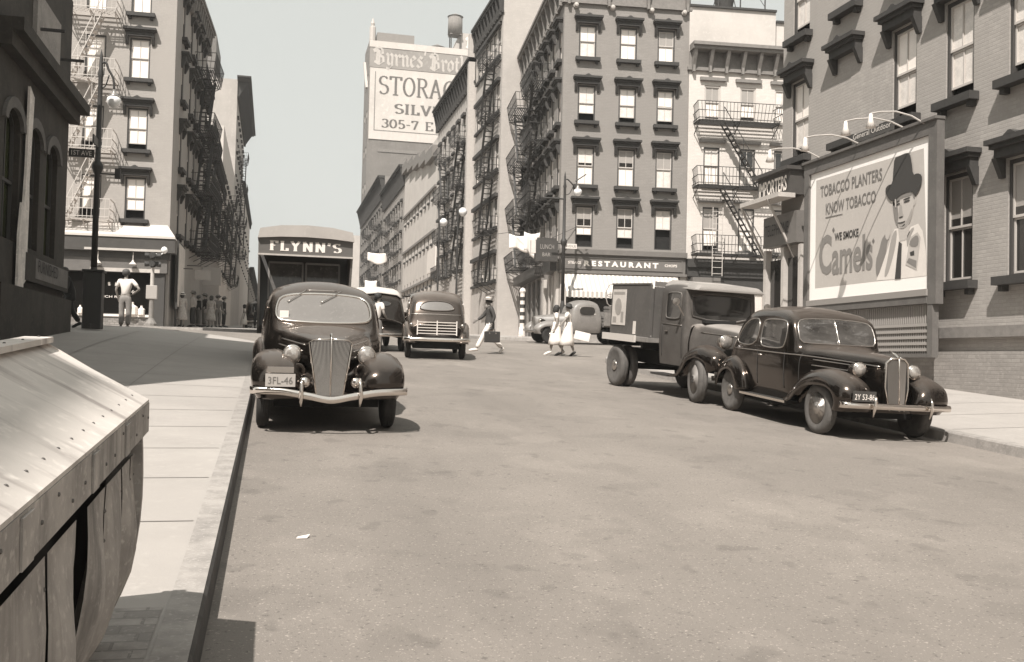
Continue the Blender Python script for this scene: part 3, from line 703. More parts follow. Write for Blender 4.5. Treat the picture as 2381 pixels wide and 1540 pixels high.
mb = MB(); mb.lathe([(.5, 0), (.5, 2.4), (.25, 2.6), (.35, 3.0), (.05, 3.9)], (.5, .5, 49.3), n=8); mb.bar((-.1, 2, 42), (-.3, 5, 47), .4); BY.part('finial', mb, STONE_L)
mb = MB(); mb.box(1.8, 8.8, -.1, -.003, 31.2, 31.7); mb.box(10.2, 10.5, -.3, -.003, 10, 32.6); BY.part('trim', mb, STONE_M)
def tank(loc, r, h, leg, label):
    t = empty('water_tank', loc, 0, label, 'water tank', 'rooftop water tanks')
    mb = MB(); mb.lathe([(r, leg), (r*.97, leg+h)], n=20); mb.build('barrel', WOOD, t, True)
    mb = MB(); mb.lathe([(r*1.08, leg+h), (0, leg+h+r*.5)], n=20); mb.build('cone_roof', STONE_M, t)
    if leg > .5:
        for a in range(4):
            mb = MB(); c, s_ = math.cos(a*1.57+.78)*r*.85, math.sin(a*1.57+.78)*r*.85; mb.bar((c, s_, 0), (c, s_, leg), .16); mb.build('leg', IRON, t)
        mb = MB(); mb.box(-r*.8, r*.8, -r*.8, r*.8, leg-.15, leg); mb.build('platform', STONE_M, t)
tank((28.4, 161.8, 53.2), 1.25, 3.1, 3.0, 'tall dark wooden water tank on legs atop the storage warehouse')
tank((25.7, 163.5, 53.2), 1.5, .9, .1, 'squat cone roofed water tank low on the storage warehouse roof')

# ------------------------------------------------------------------ left far row
LZ = [(16.75, 18.5), (13.8, 15.65), (10.62, 12.5), (7.5, 9.4)]
xo = 12.0
lf = [(xo+u, xo+u+.87, a, b) for a, b in LZ for u in (-1.95, -3.82, -5.9, -7.9)]
lr = [(u, u+.8, a-.35, b-.35) for a, b in LZ for u in (1.9, 4.6, 6.6, 8.8)]
BL = Bld('tenement', 'pale corner tenement with fire escape above the dark lunch room', 'building', (-4.6-12*math.cos(R(3)), 46.2+12*math.sin(R(3))), 3, 12, 11.0, 2.2, 19.7, B_L1, lf, (), lr, roof=True)
kl = [('W','W',1,0), ('W','W',1,0), ('W','W',1,.12), ('W','W',1,.2)]
for k, o in enumerate(lf): BL.win('f', o, kl[k//4], hood=STONE_D if k % 4 == 0 else None, sill=STONE_D if k % 4 == 0 else None, frame=0)
for k, o in enumerate(lr): BL.win('r', o, random.choice([0, 1, 6, 9]), hood=STONE_D, sill=STONE_D)
BL.part('cornice', cornice_mb(11.0, 1.4, .42, .7, ends=True), STONE_M, 'r', 0, 18.36)
for k, zz in enumerate((16.5, 13.5, 10.42, 7.36)):
    fire_escape(BL, 'f', xo-4.55, 2.15, zz, 2.9 if zz < 17 and k else None, dirn=1, m=IRON_P, mstair=IRON_P, slats=7, flare=.04)
for zz in (16.2, 13.1, 10.0, 7.0): fire_escape(BL, 'r', 6.2, 3.6, zz, 3.1 if zz < 16 else None)
# lunch room front with a sloped pent roof
mb = MB()
mb.hexa([(5, -.75, 6.62), (12.35, -.75, 6.62), (12.35, -.003, 6.62), (5, -.003, 6.62), (5, -.75, 6.72), (12.35, -.75, 6.72), (11.9, -.003, 7.3), (5, -.003, 7.3)])
BL.part('pent_roof', mb, mat('pent_tin', .55, rough=.6, nscale=2, namt=.1), 'f', 0, 0).matrix_local = Matrix.Translation((0, 0, -2.2))
def low(o): o.matrix_local = Matrix.Translation((0, 0, -2.2)) @ o.matrix_local if False else Matrix.Translation((0, 0, -2.2)); return o
mb = MB(); mb.box(5, 12.35, -.7, -.003, 6.0, 6.6); mb.box(5, 12.1, -.45, -.003, 5.72, 5.999)
low(BL.part('fascia', mb, SIGN_D))
mb = MB(); mb.box(5.1, 12.0, -.42, -.003, 5.12, 5.719); sg = low(BL.part('shop_sign', mb, mat('sign_grey', .13, rough=.6, nscale=3, namt=.2)))
mb = MB(); mb.box(8.6, 11.9, -.74, -.701, 6.02, 6.12); mb.box(8.8, 11.7, -.44, -.421, 5.12, 5.28); low(BL.part('moulding', mb, STONE_L))
for x in (7.4, 9.15, 10.6): mb = MB(); mb.lathe([(.04, .18), (.05, .12), (.16, 0)], (x, -.62, 5.45), n=10); mb.tube([(x, -.62, 5.6), (x, -.6, 5.98)], .015, 5); low(BL.part('hanging_lamp', mb, WHITE))
mb = MB(); mb.cur = 0; mb.box(6.6, 11.35, -.12, -.10, 3.3, 5.1)
mb.cur = 1; mb.box(6.5, 6.6, -.16, -.003, 2.3, 5.12); mb.box(11.35, 11.9, -.30, -.003, 2.3, 5.12); mb.box(6.6, 11.35, -.14, -.003, 3.2, 3.3)
mb.cur = 2; mb.box(6.6, 11.35, -.2, -.141, 3.16, 3.26)
low(BL.part('shop_window', mb, [mat('dark_shop_glass', .008, rough=.08), FR_D, WHITE], 'f', 0, 0))
mb = MB(); mb.box(6.6, 11.35, -.14, -.003, 2.2, 3.15); low(BL.part('tile_base', mb, mat('tile_base', .22, brick=(.2, .1, .012, .3), rough=.4)))
# lettering arched on the glass
def arch_word(parent, txt, cx, cz, rx, a0, a1, hh, y, m):
    for k, ch in enumerate(txt):
        if ch == ' ': continue
        a = R(a0+(a1-a0)*k/(len(txt)-1)); x = cx+rx*math.cos(a); z = cz+rx*.6*math.sin(a); tl = (a-math.pi/2)*.6
        lettering(ch, hh*.6, hh, frame((x, y, z), (math.cos(tl), 0, math.sin(tl)), (-math.sin(tl), 0, math.cos(tl))), m, parent, ext=.004)
lf_ = BL.root.children
SG = [c for c in lf_ if c.name.startswith('shop_window')][0]
arch_word(SG, 'HAMILTON', 9.65, 3.95, .95, 150, 30, .15, -.125, LET_W)
lettering('LUNCH ROOM', 1.5, .10, frame((8.95, -.125, 3.98), *FX), LET_W, SG)
# goods in the window
for x, w_, h_ in ((8.4, .18, .35), (8.62, .2, .5), (8.85, .18, .38), (10.2, .3, .3), (10.55, .4, .55), (10.95, .25, .4)): mb = MB(); mb.lathe([(w_*.6, 0), (w_*.6, h_*.6), (w_*.2, h_*.8), (w_*.2, h_)], (x, -.19, 3.265), n=8); low(BL.part('display_jar', mb, CLOTH))
# tall white billboard on the side of that corner
t = empty('side_billboard', (-4.35, 46.6, 3.6), 0, 'tall white poster board fixed to the side of the corner lunch room', 'billboard')
mb = MB(); mb.box(0, .12, 0, 3.2, 0, 3.1); mb.build('frame', STONE_D, t)
mb = MB(); mb.box(.121, .15, .12, 3.08, .12, 2.98); mb.build('poster', mat('faded_poster', .62, nscale=1.5, namt=.25), t)
mb = MB(); [mb.box(0, .1, y, y+.1, -.9, 0) for y in (.2, 2.9)]; mb.build('leg', STONE_D, t)

def lrow(name, label, y0, y1, zt, m, rows, n, corn=(1.6, 1.0), fes=(), x=-4.6, W=14, fm=None, cm=STONE_D):
    D = y1-y0; zb = G(x, y0)-.4; step = (D-1.4)/n
    ops = [(.7+step*(k+.5)-.42, .7+step*(k+.5)+.42, a, b) for a, b in rows for k in range(n)]
    B = Bld(name, label, 'building', (x-W, y0), 0, W, D, zb, zt, fm or m, (), (), ops)
    for o in ops: B.win('r', o, random.choice([0, 6, 6, 9, 1]), hood_=1, sill_=1)
    if corn: B.part('cornice', cornice_mb(D, corn[0], corn[1], .9, ends=True), cm, 'r', 0, zt-corn[0]+.1)
    for u in fes:
        for a, b in rows: fire_escape(B, 'r', u, 3.8, a-.3, (rows[0][0]-rows[1][0]) if a != rows[0][0] else None)
    return B
lrow('tenement', 'shaded tenement with iron balconies behind the pale corner tenement', 57.3, 67.5, 18.6, B_L1S, [(14.4, 16.2), (11.2, 13.0), (8.0, 9.8)], 4, fes=(1, 5.6), corn=(1.3, .42))
lrow('tenement', 'lower dark tenement hung with fire escapes in the middle of the left row', 67.6, 88, 16.6, B_REST, [(12.8, 14.4), (9.8, 11.4)], 7, fes=(3, 10, 15), corn=(1.2, .4))
lrow('tenement', 'white side walled tenement farther down the left row', 88.1, 113, 21.4, B_FAR, [(15.4, 17.2), (12.2, 14.0), (9, 10.8)], 8, fes=(4, 14), fm=B_PALE, corn=None)
BT = lrow('loft_building', 'tall brown loft building with roof bulkhead at the left row end', 113.1, 140, 32.3, B_FAR, [(26, 28.4), (22, 24.4), (18, 20.4), (14, 16.4)], 8, corn=(2.0, 1.5), fes=(12,), W=16, fm=mat('loft_side', .42, nscale=.4, namt=.2))
mb = MB(); mb.box(6, 13.6, .2, 9, 27.2, 33.0); BT.part('bulkhead', mb, mat('bulkhead', .17, nscale=.5, namt=.2))
lrow('tenement', 'light tenement peeping past the tall brown loft building', 140.2, 185, 25.5, B_PALE, [(18, 20), (14, 16)], 8, corn=(1.0, .4))
lrow('tenement', 'small dark tenement closing the left side of the street', 185.3, 300, 17.5, B_REST, [(14, 15.6)], 14, corn=(1.5, .8), x=-4.4)

# ------------------------------------------------------------------ near right: the billboard wall
XN = 13.8; yc = 24.95; D_ = 33
def uw(c, w=.86): return (c-w/2, c+w/2)
cols = [24.0, 21.7, 19.45, 17.6, 15.75, 13.9, 12, 10.1, 8, 6, 4]
rows_ = [(3.45, 5.72), (7.3, 9.42), (10.65, 12.75), (14.0, 16.1)]
opsn = []
for i, c in enumerate(cols):
    for j, (a, b) in enumerate(rows_):
        if i == 1 or (j == 0 and i < 3): continue
        opsn.append((c-.43+8, c+.43+8, a, b))
# building frame: left side (outward -X) facade, u runs along +Y from y=-8
BN = Bld('tenement', 'brick tenement wall with bracketed window hoods behind the cigarette billboard', 'building', (XN, -8), 0, 12, yc+8, -1.5, 18, B_RN, (), opsn)
for k, o in enumerate(opsn):
    c = o[0]+.43-8
    key = ('L','L',1,.1) if c < 18 and o[2] > 7 else ('W','L',1,.12)
    if o[2] < 4: key = ('G','N',.8,.0)
    BN.win('l', o, key, hood=STONE_D, sill=STONE_D, frame=0)
for j, (a, b) in enumerate(rows_[1:3]):       # bricked-up column keeps its hoods and sills
    for nm, g_, z_ in (('hood', hood_mb(.86), b), ('sill', sill_mb(.86), a)): BN.part(nm, g_, STONE_D, 'l', 21.7-.43+8, z_, .86)
mb = MB(); mb.box(0, yc+8, -.14, -.003, 3.78, 4.0)
BN.part('water_table', mb, STONE_M, 'l', 0, -1.5, yc+8)
mb = MB(); mb.box(0, yc+8, -.10, -.003, 0, 3.5)
BN.part('brick_base', mb, mat('brick_base', .30, brick=(.22, .078, .009, .14), nscale=2, namt=.2), 'l', 0, -1.5, yc+8)
# storefront with signs at the far end of that wall
t = empty('shop_front', (XN, 23.2, 1.4), 0, 'narrow shop front with IMPORTERS sign left of the billboard', 'shop front')
mb = MB(); mb.box(-.45, -.01, .5, 2.3, 4.85, 5.5); mb.box(-.6, -.01, .4, 2.4, 5.5, 5.6); s1 = mb.build('sign_board', SIGN_D, t)
lettering('IMPORTERS', 1.55, .42, frame((-.46, 2.2, 4.97), (0,-1,0), (0,0,1)), LET_W, s1, bold=.02)
mb = MB(); mb.box(-.30, -.01, .4, 2.2, 3.55, 4.4); s2 = mb.build('lower_sign', SIGN_M, t)
lettering('TELEPHONE', 1.3, .32, frame((-.31, 2.1, 3.85), (0,-1,0), (0,0,1)), LET_D, s2)
mb = MB(); mb.box(-.9, -.4, .3, 2.5, 4.72, 4.84); mb.bar((-.9, 2.45, 4.75), (-.06, 2.45, 3.2), .05); mb.bar((-.9, .9, 4.75), (-.06, .9, 3.2), .05); mb.build('awning_arm', STONE_L, t)
for y in (.4, 1.3, 2.3):
    mb = MB(); mb.box(-.2, -.01, y-.07, y+.07, -.2, 3.5); mb.build('pilaster', STONE_L, t)
mb = MB(); mb.box(-.06, -.01, .5, 2.2, .5, 3.2); mb.build('shop_glass', GLASS, t)


# ------------------------------------------------------------------ near left: dark brownstone with arches
YL0 = 20.6; YL1 = 27.4
ZBL = -1.5
mbw = MB()
ops = []
def arch_open(c, w, zs, zt):  return (c-w/2-YL0, c+w/2-YL0, zs, zt)
arch = [(c, 1.25, 3.85, 6.2) for c in (25.6, 23.75, 21.9)]
opl = [arch_open(c, w_, zs, zt+w_/2*.55) for c, w_, zs, zt in arch]
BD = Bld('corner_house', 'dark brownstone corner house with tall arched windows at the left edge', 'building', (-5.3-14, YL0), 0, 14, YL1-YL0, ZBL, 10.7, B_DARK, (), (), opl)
OLIVE_GLARE = mat('olive_glare_glass', .03, rough=.12, col=(.035, .042, .012, 1))  # dark panes; the green of a glare is put into their colour
for c, w_, zs, zt in arch:
    mb = MB(); n = 10; a = [(-w_/2, zs), (w_/2, zs)]+[(w_/2*math.cos(R(180*k/n)), zt+w_/2*.55*math.sin(R(180*k/n))) for k in range(n+1)]
    mb.cur = 0; mb.face([(x+w_/2, .2, z-zs) for x, z in a])
    mb.cur = 1
    for p, q in zip(a[1:], a[2:]+a[:1]): mb.bar((p[0]+w_/2, .15, p[1]-zs), (q[0]+w_/2, .15, q[1]-zs), .07)
    mb.bar((w_/2, .15, 0), (w_/2, .15, zt-zs+.3), .05); mb.box(0, w_, .12, .17, 1.2, 1.27)
    wn = BD.part('window', mb, [OLIVE_GLARE, FR_D], 'r', c-w_/2-YL0, zs)
    mb = MB()
    for k in range(n):
        a0, a1 = R(180*k/n), R(180*(k+1)/n)
        mb.hexa([(w_/2+(w_/2+d)*math.cos(t_), y_, zt-zs+(w_/2*.55+d)*math.sin(t_)) for y_ in (-.08, -.003) for d, t_ in ((0, a0), (.22, a0), (.22, a1), (0, a1))])
    mb.build('arch_trim', mat('arch_stone', .13, rough=.9, nscale=5, namt=.3), wn)
    mb = MB(); ar = [(w_/2+w_/2*math.cos(R(180*k/n)), zt-zs+w_/2*.55*math.sin(R(180*k/n))) for k in range(n+1)]; tp = zt-zs+w_/2*.55
    for (x0, z0), (x1, z1) in zip(ar, ar[1:]):
        mb.face([(x0, 0, z0), (x1, 0, z1), (x1, 0, tp), (x0, 0, tp)]); mb.face([(x0, 0, z0), (x1, 0, z1), (x1, .2, z1), (x0, .2, z0)])
    mb.build('spandrel', B_DARK, wn)
mb = MB(); mb.box(0, YL1-YL0+.3, -.45, -.003, 7.8-ZBL, 8.05-ZBL); mb.box(0, YL1-YL0+.1, -.25, -.003, 7.5-ZBL, 7.799-ZBL)
BD.part('ledge', mb, B_DARK, 'r', 0)
mb = MB(); mb.box(0, YL1-YL0, -.22, -.003, 0, 4.4); mb.box(YL1-YL0-4.5, YL1-YL0+.02, -.12, -.003, 4.601, 5.2); BD.part('base', mb, B_DARK, 'r', 0)
mb = MB(); mb.box(2.6, 5.0, -.10, -.003, 8.2-ZBL, 9.5-ZBL); pp = BD.part('panel', mb, mat('old_panel', .30, nscale=2, namt=.35), 'r', 0)
for x in (2.9, 5.2): mb = MB(); mb.box(x, x+.06, -.6, -.003, 8.7-ZBL, 8.76-ZBL); BD.part('bracket', mb, IRON, 'r', 0)
lettering('FURNISHED', 2.1, .28, frame((YL1-YL0-3.4, -.125, 4.85), *FX), mat('faint_letter', .035, rough=.9), BD.root.children[-3] if False else BD.part('lower_sign', (lambda q: (q.box(YL1-YL0-3.6, YL1-YL0-.1, -.125, -.121, 4.7, 5.15), q)[1])(MB()), mat('sign_stone', .17, nscale=3, namt=.3), 'r', 0), ext=.008)
# torn white poster strip
P = [(22.3, 2.1), (22.78, 2.1), (22.8, 3.0), (23.02, 3.1), (23.05, 4.7), (23.0, 5.2), (23.18, 7.1), (22.78, 7.25), (22.72, 5.4), (22.62, 4.6), (22.45, 4.7), (22.3, 4.0)]
mb = MB(); mb.prism(P, lambda a, b: (-4.79 if b < 0 else -5.19, a, b), lambda a, b: (-5.24, a, b))
tag(mb.build('torn_poster', mat('torn_paper', .78, nscale=2.5, namt=.35, rough=.9)), 'long torn strip of white paper posters pasted on the dark brownstone', 'poster')
BD2 = Bld('tenement', 'unseen taller dark house just beyond the left picture edge beside the brownstone corner', 'building', (-19.3, 9.6), 0, 14, 10.9, ZBL, 15.2, B_DARK, (), (), [(u_, u_+1, z, z+2) for u_ in (1.5, 4.5, 7.5) for z in (3.5, 7, 10.5)])  # unseen house, sized to throw the shade across the left sidewalk
for u_ in (1.5, 4.5, 7.5):
    for z in (3.5, 7, 10.5): BD2.win('r', (u_, u_+1, z, z+2), 6)
# building behind the photographer: it throws the shadow on the pavement at the lower left
B0 = Bld('tenement', 'tenement standing behind the viewpoint on the left sidewalk', 'building', (-19.3, -30), 0, 14, 26.4, -3, 13.2, B_MID, (), (), [(u, u+.9, z, z+1.8) for z in (3, 6.4, 9.8) for u in (2, 6, 10, 14, 18)])
for z in (3, 6.4, 9.8):
    for u in (2, 6, 10, 14, 18): B0.win('r', (u, u+.9, z, z+1.8), random.randrange(10))
# ------------------------------------------------------------------ vehicle kit
BLACK = mat('black_enamel', .006, rough=.16, coat=.5, nscale=3, namt=.3, spec=.6, dust_sheen=.15)
BROWNP = mat('brown_enamel', .035, rough=.22, coat=.5, nscale=3, namt=.3, spec=.6, dust_sheen=.25)
CHROME = mat('chrome', .72, rough=.14, metal=1)
CHROMED = mat('dull_chrome', .45, rough=.3, metal=.9)
RUB = mat('tyre_rubber', .03, rough=.85, nscale=9, namt=.35)
RUBD = mat('dusty_tyre', .12, rough=.9, nscale=9, namt=.35)
WHEELD = mat('wheel_enamel', .05, rough=.3, coat=.4)
WHEELL = mat('wheel_pale', .42, rough=.45)
CGL = mat('car_glass', .03, rough=.05, spec=.9, coat=.4)
CGLD = mat('dusty_windshield', .17, rough=.14, spec=.9, coat=.5, nscale=2.5, namt=.15)
LENS = mat('headlight_lens', .50, rough=.08, metal=.55, coat=1, nscale=14, namt=.45)
GRL = mat('grille_dark', .03, rough=.5)
GRB = mat('grille_bar', .42, rough=.3, metal=.8)
UNDER = mat('chassis_black', .01, rough=.9)
TRUCKP = mat('truck_paint', .085, rough=.5, nscale=2.5, namt=.3, dust_sheen=.8)
TRUCKL = mat('truck_roof', .27, rough=.6, nscale=3, namt=.15)
PLATE_L = mat('plate_pale', .36, rough=.5); PLATE_D = mat('plate_dark', .05, rough=.5)

def vroot(name, x, y, yaw, label, cat, L=2.8, Wd=1.4, group=None):
    a = R(yaw); f2 = Vector((-math.sin(a), math.cos(a))); r2 = Vector((math.cos(a), math.sin(a)))
    g = lambda v: G(v.x, v.y); c = Vector((x, y)); h = L/2; k = Wd/2
    f = Vector((f2.x*2*h, f2.y*2*h, g(c+f2*h)-g(c-f2*h))).normalized()
    r = Vector((r2.x*2*k, r2.y*2*k, g(c+r2*k)-g(c-r2*k))).normalized()
    u = r.cross(f).normalized(); r = f.cross(u)
    z = (g(c+f2*h)+g(c-f2*h))/2
    o = empty(name, (0, 0, 0), 0, label, cat, group)
    o.matrix_world = Matrix(((r.x, f.x, u.x, x), (r.y, f.y, u.y, y), (r.z, f.z, u.z, z), (0, 0, 0, 1)))
    return o
def sec(y, wb, zb, wm, zm, wt, zt, zc):
    h = [(wb, zb), (wm*.97, zb+(zm-zb)*.35), (wm, zm), (wm-(wm-wt)*.30, zm+(zt-zm)*.55), (wt, zt), (wt*.62, zt+(zc-zt)*.72), (wt*.25, zc-(zc-zt)*.03), (0, zc)]
    q = cr(h, 3); return [(-x, y, z) for x, z in q]+[(x, y, z) for x, z in q[::-1][1:]]
def body(parent, st, m, name='body'):
    st2 = cr([tuple(s) for s in st], 4)
    mb = MB(); mb.loft([sec(*s) for s in st2], True, True)
    o = mb.build(name, m, parent, True)
    return o, BVHTree.FromPolygons([Vector(v) for v in mb.v], mb.f)
DIRS = {'L': (Vector((-3, 0, 0)), Vector((1, 0, 0))), 'R': (Vector((3, 0, 0)), Vector((-1, 0, 0))), 'F': (Vector((0, 4, 0)), Vector((0, -1, 0))), 'B': (Vector((0, -5, 0)), Vector((0, 1, 0))), 'T': (Vector((0, 0, 4)), Vector((0, 0, -1)))}
def hit(bvh, d, a, b, off=.006):
    o, v = DIRS[d]
    if d in 'LR': q = Vector((o.x, a, b))
    elif d == 'T': q = Vector((a, b, o.z))
    else: q = Vector((a, o.y, b))
    loc, nrm, i, dist = bvh.ray_cast(q, v)
    if loc is None: return None
    if nrm.dot(v) > 0: nrm = -nrm
    return loc + nrm*off
def decal(parent, bvh, d, poly, m, name, off=.006, it=2, rim=None, rr=.014, rimname='frame'):
    P = chaikin(poly, it) if it else poly; n = len(P)
    cx = sum(p[0] for p in P)/n; cy = sum(p[1] for p in P)/n; mb = MB(); rings = []
    for t in (1, .8, .6, .4, .2, .001):
        q = [hit(bvh, d, cx+(p[0]-cx)*t, cy+(p[1]-cy)*t, off) for p in P]
        if any(x is None for x in q): return None
        rings.append([tuple(x) for x in q]+[tuple(q[0])])
    mb.loft(rings); o = mb.build(name, m, parent, True)
    if rim:
        mb = MB(); mb.tube([Vector(x) for x in rings[0][:-1]], rr, 6, closed=True); mb.build(rimname, rim, o, True)
    return o
def strip(parent, bvh, d, pts, m, name, r=.008, n=12, off=.004):
    P = []
    for (a, b), (c, e) in zip(pts, pts[1:]):
        for k in range(n):
            q = hit(bvh, d, a+(c-a)*k/n, b+(e-b)*k/n, off)
            if q: P.append(q)
    if len(P) < 2: return None
    mb = MB(); mb.tube(P, r, 5); return mb.build(name, m, parent, True)
def fender(parent, side, path, c, m, name, ofs=None):
    """path: (y, z, x inner, x outer)"""
    ofs = ofs or [(0, -.12), (.06, -.04), (.2, .02), (.45, .05), (.7, .035), (.88, -.015), (.97, -.08), (1.0, -.16), (.985, -.175)]
    mb = MB(); S = []
    for y, z, xi, xo in cr(path, 5):
        r = Vector((y-c[0], z-c[1])); r.normalize()
        S.append([(side*(xi+(xo-xi)*a), y+r.x*o, z+r.y*o) for a, o in ofs])
    mb.loft(S); return mb.build(name, m, parent, True, solid=.012)
def wheel(parent, x, y, r, side, style='disc', w=.15, tm=None, rm=None, steer=0, z=None):
    z = r if z is None else z
    ax = Vector((side*math.cos(R(steer)), math.sin(R(steer)), 0)); o = (x-side*w/2, y, z)
    ri = r*.62
    mb = MB()
    if style == 'disc': mb.lathe([(ri, w*.80), (ri*.93, w*.70), (ri*.80, w*.62), (ri*.72, w*.80), (ri*.5, w*.86), (.001, w*.86)], o, ax, 28)
    else:
        mb.lathe([(ri, w*.9), (ri*.86, w*.74), (ri*.84, w*.5)], o, ax, 28)
        mb.lathe([(ri*.30, w*.45), (ri*.30, w*1.05), (.001, w*1.05)], o, ax, 16)
        u = Vector((0, 0, 1)); v = ax.cross(u); ns = 6 if style == 'spoke6' else 14
        for k in range(ns):
            a = 2*math.pi*k/ns; d = u*math.cos(a)+v*math.sin(a); p = Vector(o)+ax*w*.8
            mb.bar(p+d*ri*.25, p+d*ri*.9, ri*(.30 if ns == 6 else .08), .03, up=ax)
    wo = mb.build('wheel', rm or WHEELD, parent, True)
    mb = MB(); mb.lathe([(ri*.98, w*.12), (r*.82, 0), (r*.95, w*.10), (r, w*.28), (r, w*.72), (r*.95, w*.90), (r*.82, w), (r*.72, w*.98), (ri*.98, w*.86)], o, ax, 32)
    for k in range(3):
        mb.lathe([(r*1.004, w*(.3+.15*k)), (r*1.008, w*(.36+.15*k)), (r*1.004, w*(.42+.15*k))], o, ax, 32)
    mb.build('tyre', tm or RUB, wo, True)
    mb = MB()
    if style != 'spoke6': mb.lathe([(ri*.42, w*.84), (ri*.40, w*.96), (ri*.25, w*1.04), (.001, w*1.06)], o, ax, 18); mb.build('hubcap', CHROMED, wo, True)
    else:
        u = Vector((0, 0, 1)); v = ax.cross(u)
        for k in range(6):
            a = 2*math.pi*k/6+.5; d = u*math.cos(a)+v*math.sin(a); mb.lathe([(.022, w*1.0), (.022, w*1.12)], Vector(o)+d*ri*.2, ax, 6)
        mb.build('lug_bolts', IRON, wo)
    return wo
def headlight(parent, x, y, z, r, ln=.24, m=BLACK, rim=CHROME):
    mb = MB(); mb.lathe([(.01, -ln), (r*.45, -ln*.85), (r*.8, -ln*.5), (r*.98, -ln*.15), (r, 0)], (x, y, z), (0, 1, 0), 20); h = mb.build('headlight', m, parent, True)
    mb = MB(); mb.lathe([(r*1.0, -.01), (r*1.07, .0), (r*1.07, .02), (r*.97, .03)], (x, y, z), (0, 1, 0), 22); mb.build('rim', rim, h, True)
    mb = MB(); mb.lathe([(r*.98, .025), (r*.8, .045), (r*.5, .062), (.001, .07)], (x, y, z), (0, 1, 0), 22); mb.build('lens', LENS, h, True)
    return h
def blade(parent, pts, h, t, m, name='bumper'):
    """bumper blade: pts (x,y,z) centre line, height h, curved section"""
    mb = MB(); S = []
    sgn = 1 if pts[0][1] > 0 else -1
    for x, y, z in cr(pts, 6):
        S.append([(x, y-sgn*t, z-h/2), (x, y, z-h/2+.006), (x, y+sgn*t*.8, z-h/4), (x, y+sgn*t, z), (x, y+sgn*t*.8, z+h/4), (x, y, z+h/2-.006), (x, y-sgn*t, z+h/2), (x, y-sgn*t, z-h/2)])
    mb.loft(S, True, True); return mb.build(name, m, parent, True)
def rrect(x0, x1, z0, z1, r=.25):
    return [(x0, z0), (x1, z0), (x1, z1), (x0, z1)] if not r else [(x0+(x1-x0)*a, z0+(z1-z0)*b) for a, b in ((r, 0), (1-r, 0), (1, r), (1, 1-r), (1-r, 1), (r, 1), (0, 1-r), (0, r))]
def seated(parent, x, y, z): pass

# ------------------------------------------------------------------ the sedan facing us at the left kerb
t = vroot('parked_car', .64, 13.62, 180.7, 'black sedan with tall V grille facing the camera at the left kerb', 'car')
FST = [(1.92,.08,.46,.11,.72,.09,.98,1.04), (1.7,.20,.42,.25,.78,.19,1.04,1.10), (1.2,.42,.40,.48,.84,.36,1.10,1.17), (.82,.56,.38,.62,.90,.50,1.14,1.21), (.62,.66,.36,.73,.95,.61,1.18,1.24),
       (.40,.68,.35,.76,.95,.64,1.39,1.43), (.16,.68,.35,.77,.95,.65,1.56,1.64), (-.15,.68,.35,.775,.95,.65,1.62,1.75), (-.6,.68,.35,.775,.95,.65,1.63,1.79), (-1.1,.67,.36,.76,.95,.61,1.58,1.75),
       (-1.55,.62,.38,.72,.93,.52,1.36,1.53), (-2.0,.5,.42,.62,.85,.4,1.03,1.13), (-2.28,.34,.5,.46,.7,.3,.8,.86)]
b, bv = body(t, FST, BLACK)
decal(t, bv, 'F', [(-.60,1.27), (-.42,1.245), (0,1.235), (.42,1.245), (.60,1.27), (.615,1.40), (.56,1.555), (.35,1.60), (0,1.612), (-.35,1.60), (-.56,1.555), (-.615,1.40)], CGLD, 'windshield', .008, 2, CHROME, .021)
decal(t, bv, 'L', rrect(-.45, .22, 1.14, 1.50, .2), CGL, 'window', .005, 2, BLACK, .012); decal(t, bv, 'R', rrect(-.45, .22, 1.14, 1.50, .2), CGL, 'window', .005, 2, BLACK, .012)
decal(t, bv, 'L', rrect(-1.15, -.55, 1.14, 1.50, .2), CGL, 'window', .005, 2, BLACK, .012); decal(t, bv, 'R', rrect(-1.15, -.55, 1.14, 1.50, .2), CGL, 'window', .005, 2, BLACK, .012)
for x0, x1 in ((.22, .50), (-.24, .08)): strip(t, bv, 'F', [(x0, 1.635), (x1, 1.46)], CHROMED, 'wiper', .008, 8, .03)
strip(t, bv, 'F', [(.22, 1.642), (-.24, 1.642)], CHROMED, 'wiper_rod', .006, 8, .025)
mb = MB(); q = hit(bv, 'F', .5, 1.30, .012); mb.box(q.x-.05, q.x+.06, q.y-.004, q.y+.004, q.z-.04, q.z+.08); mb.build('windshield_sticker', WHITE, t)
CW = (1.42, .355)
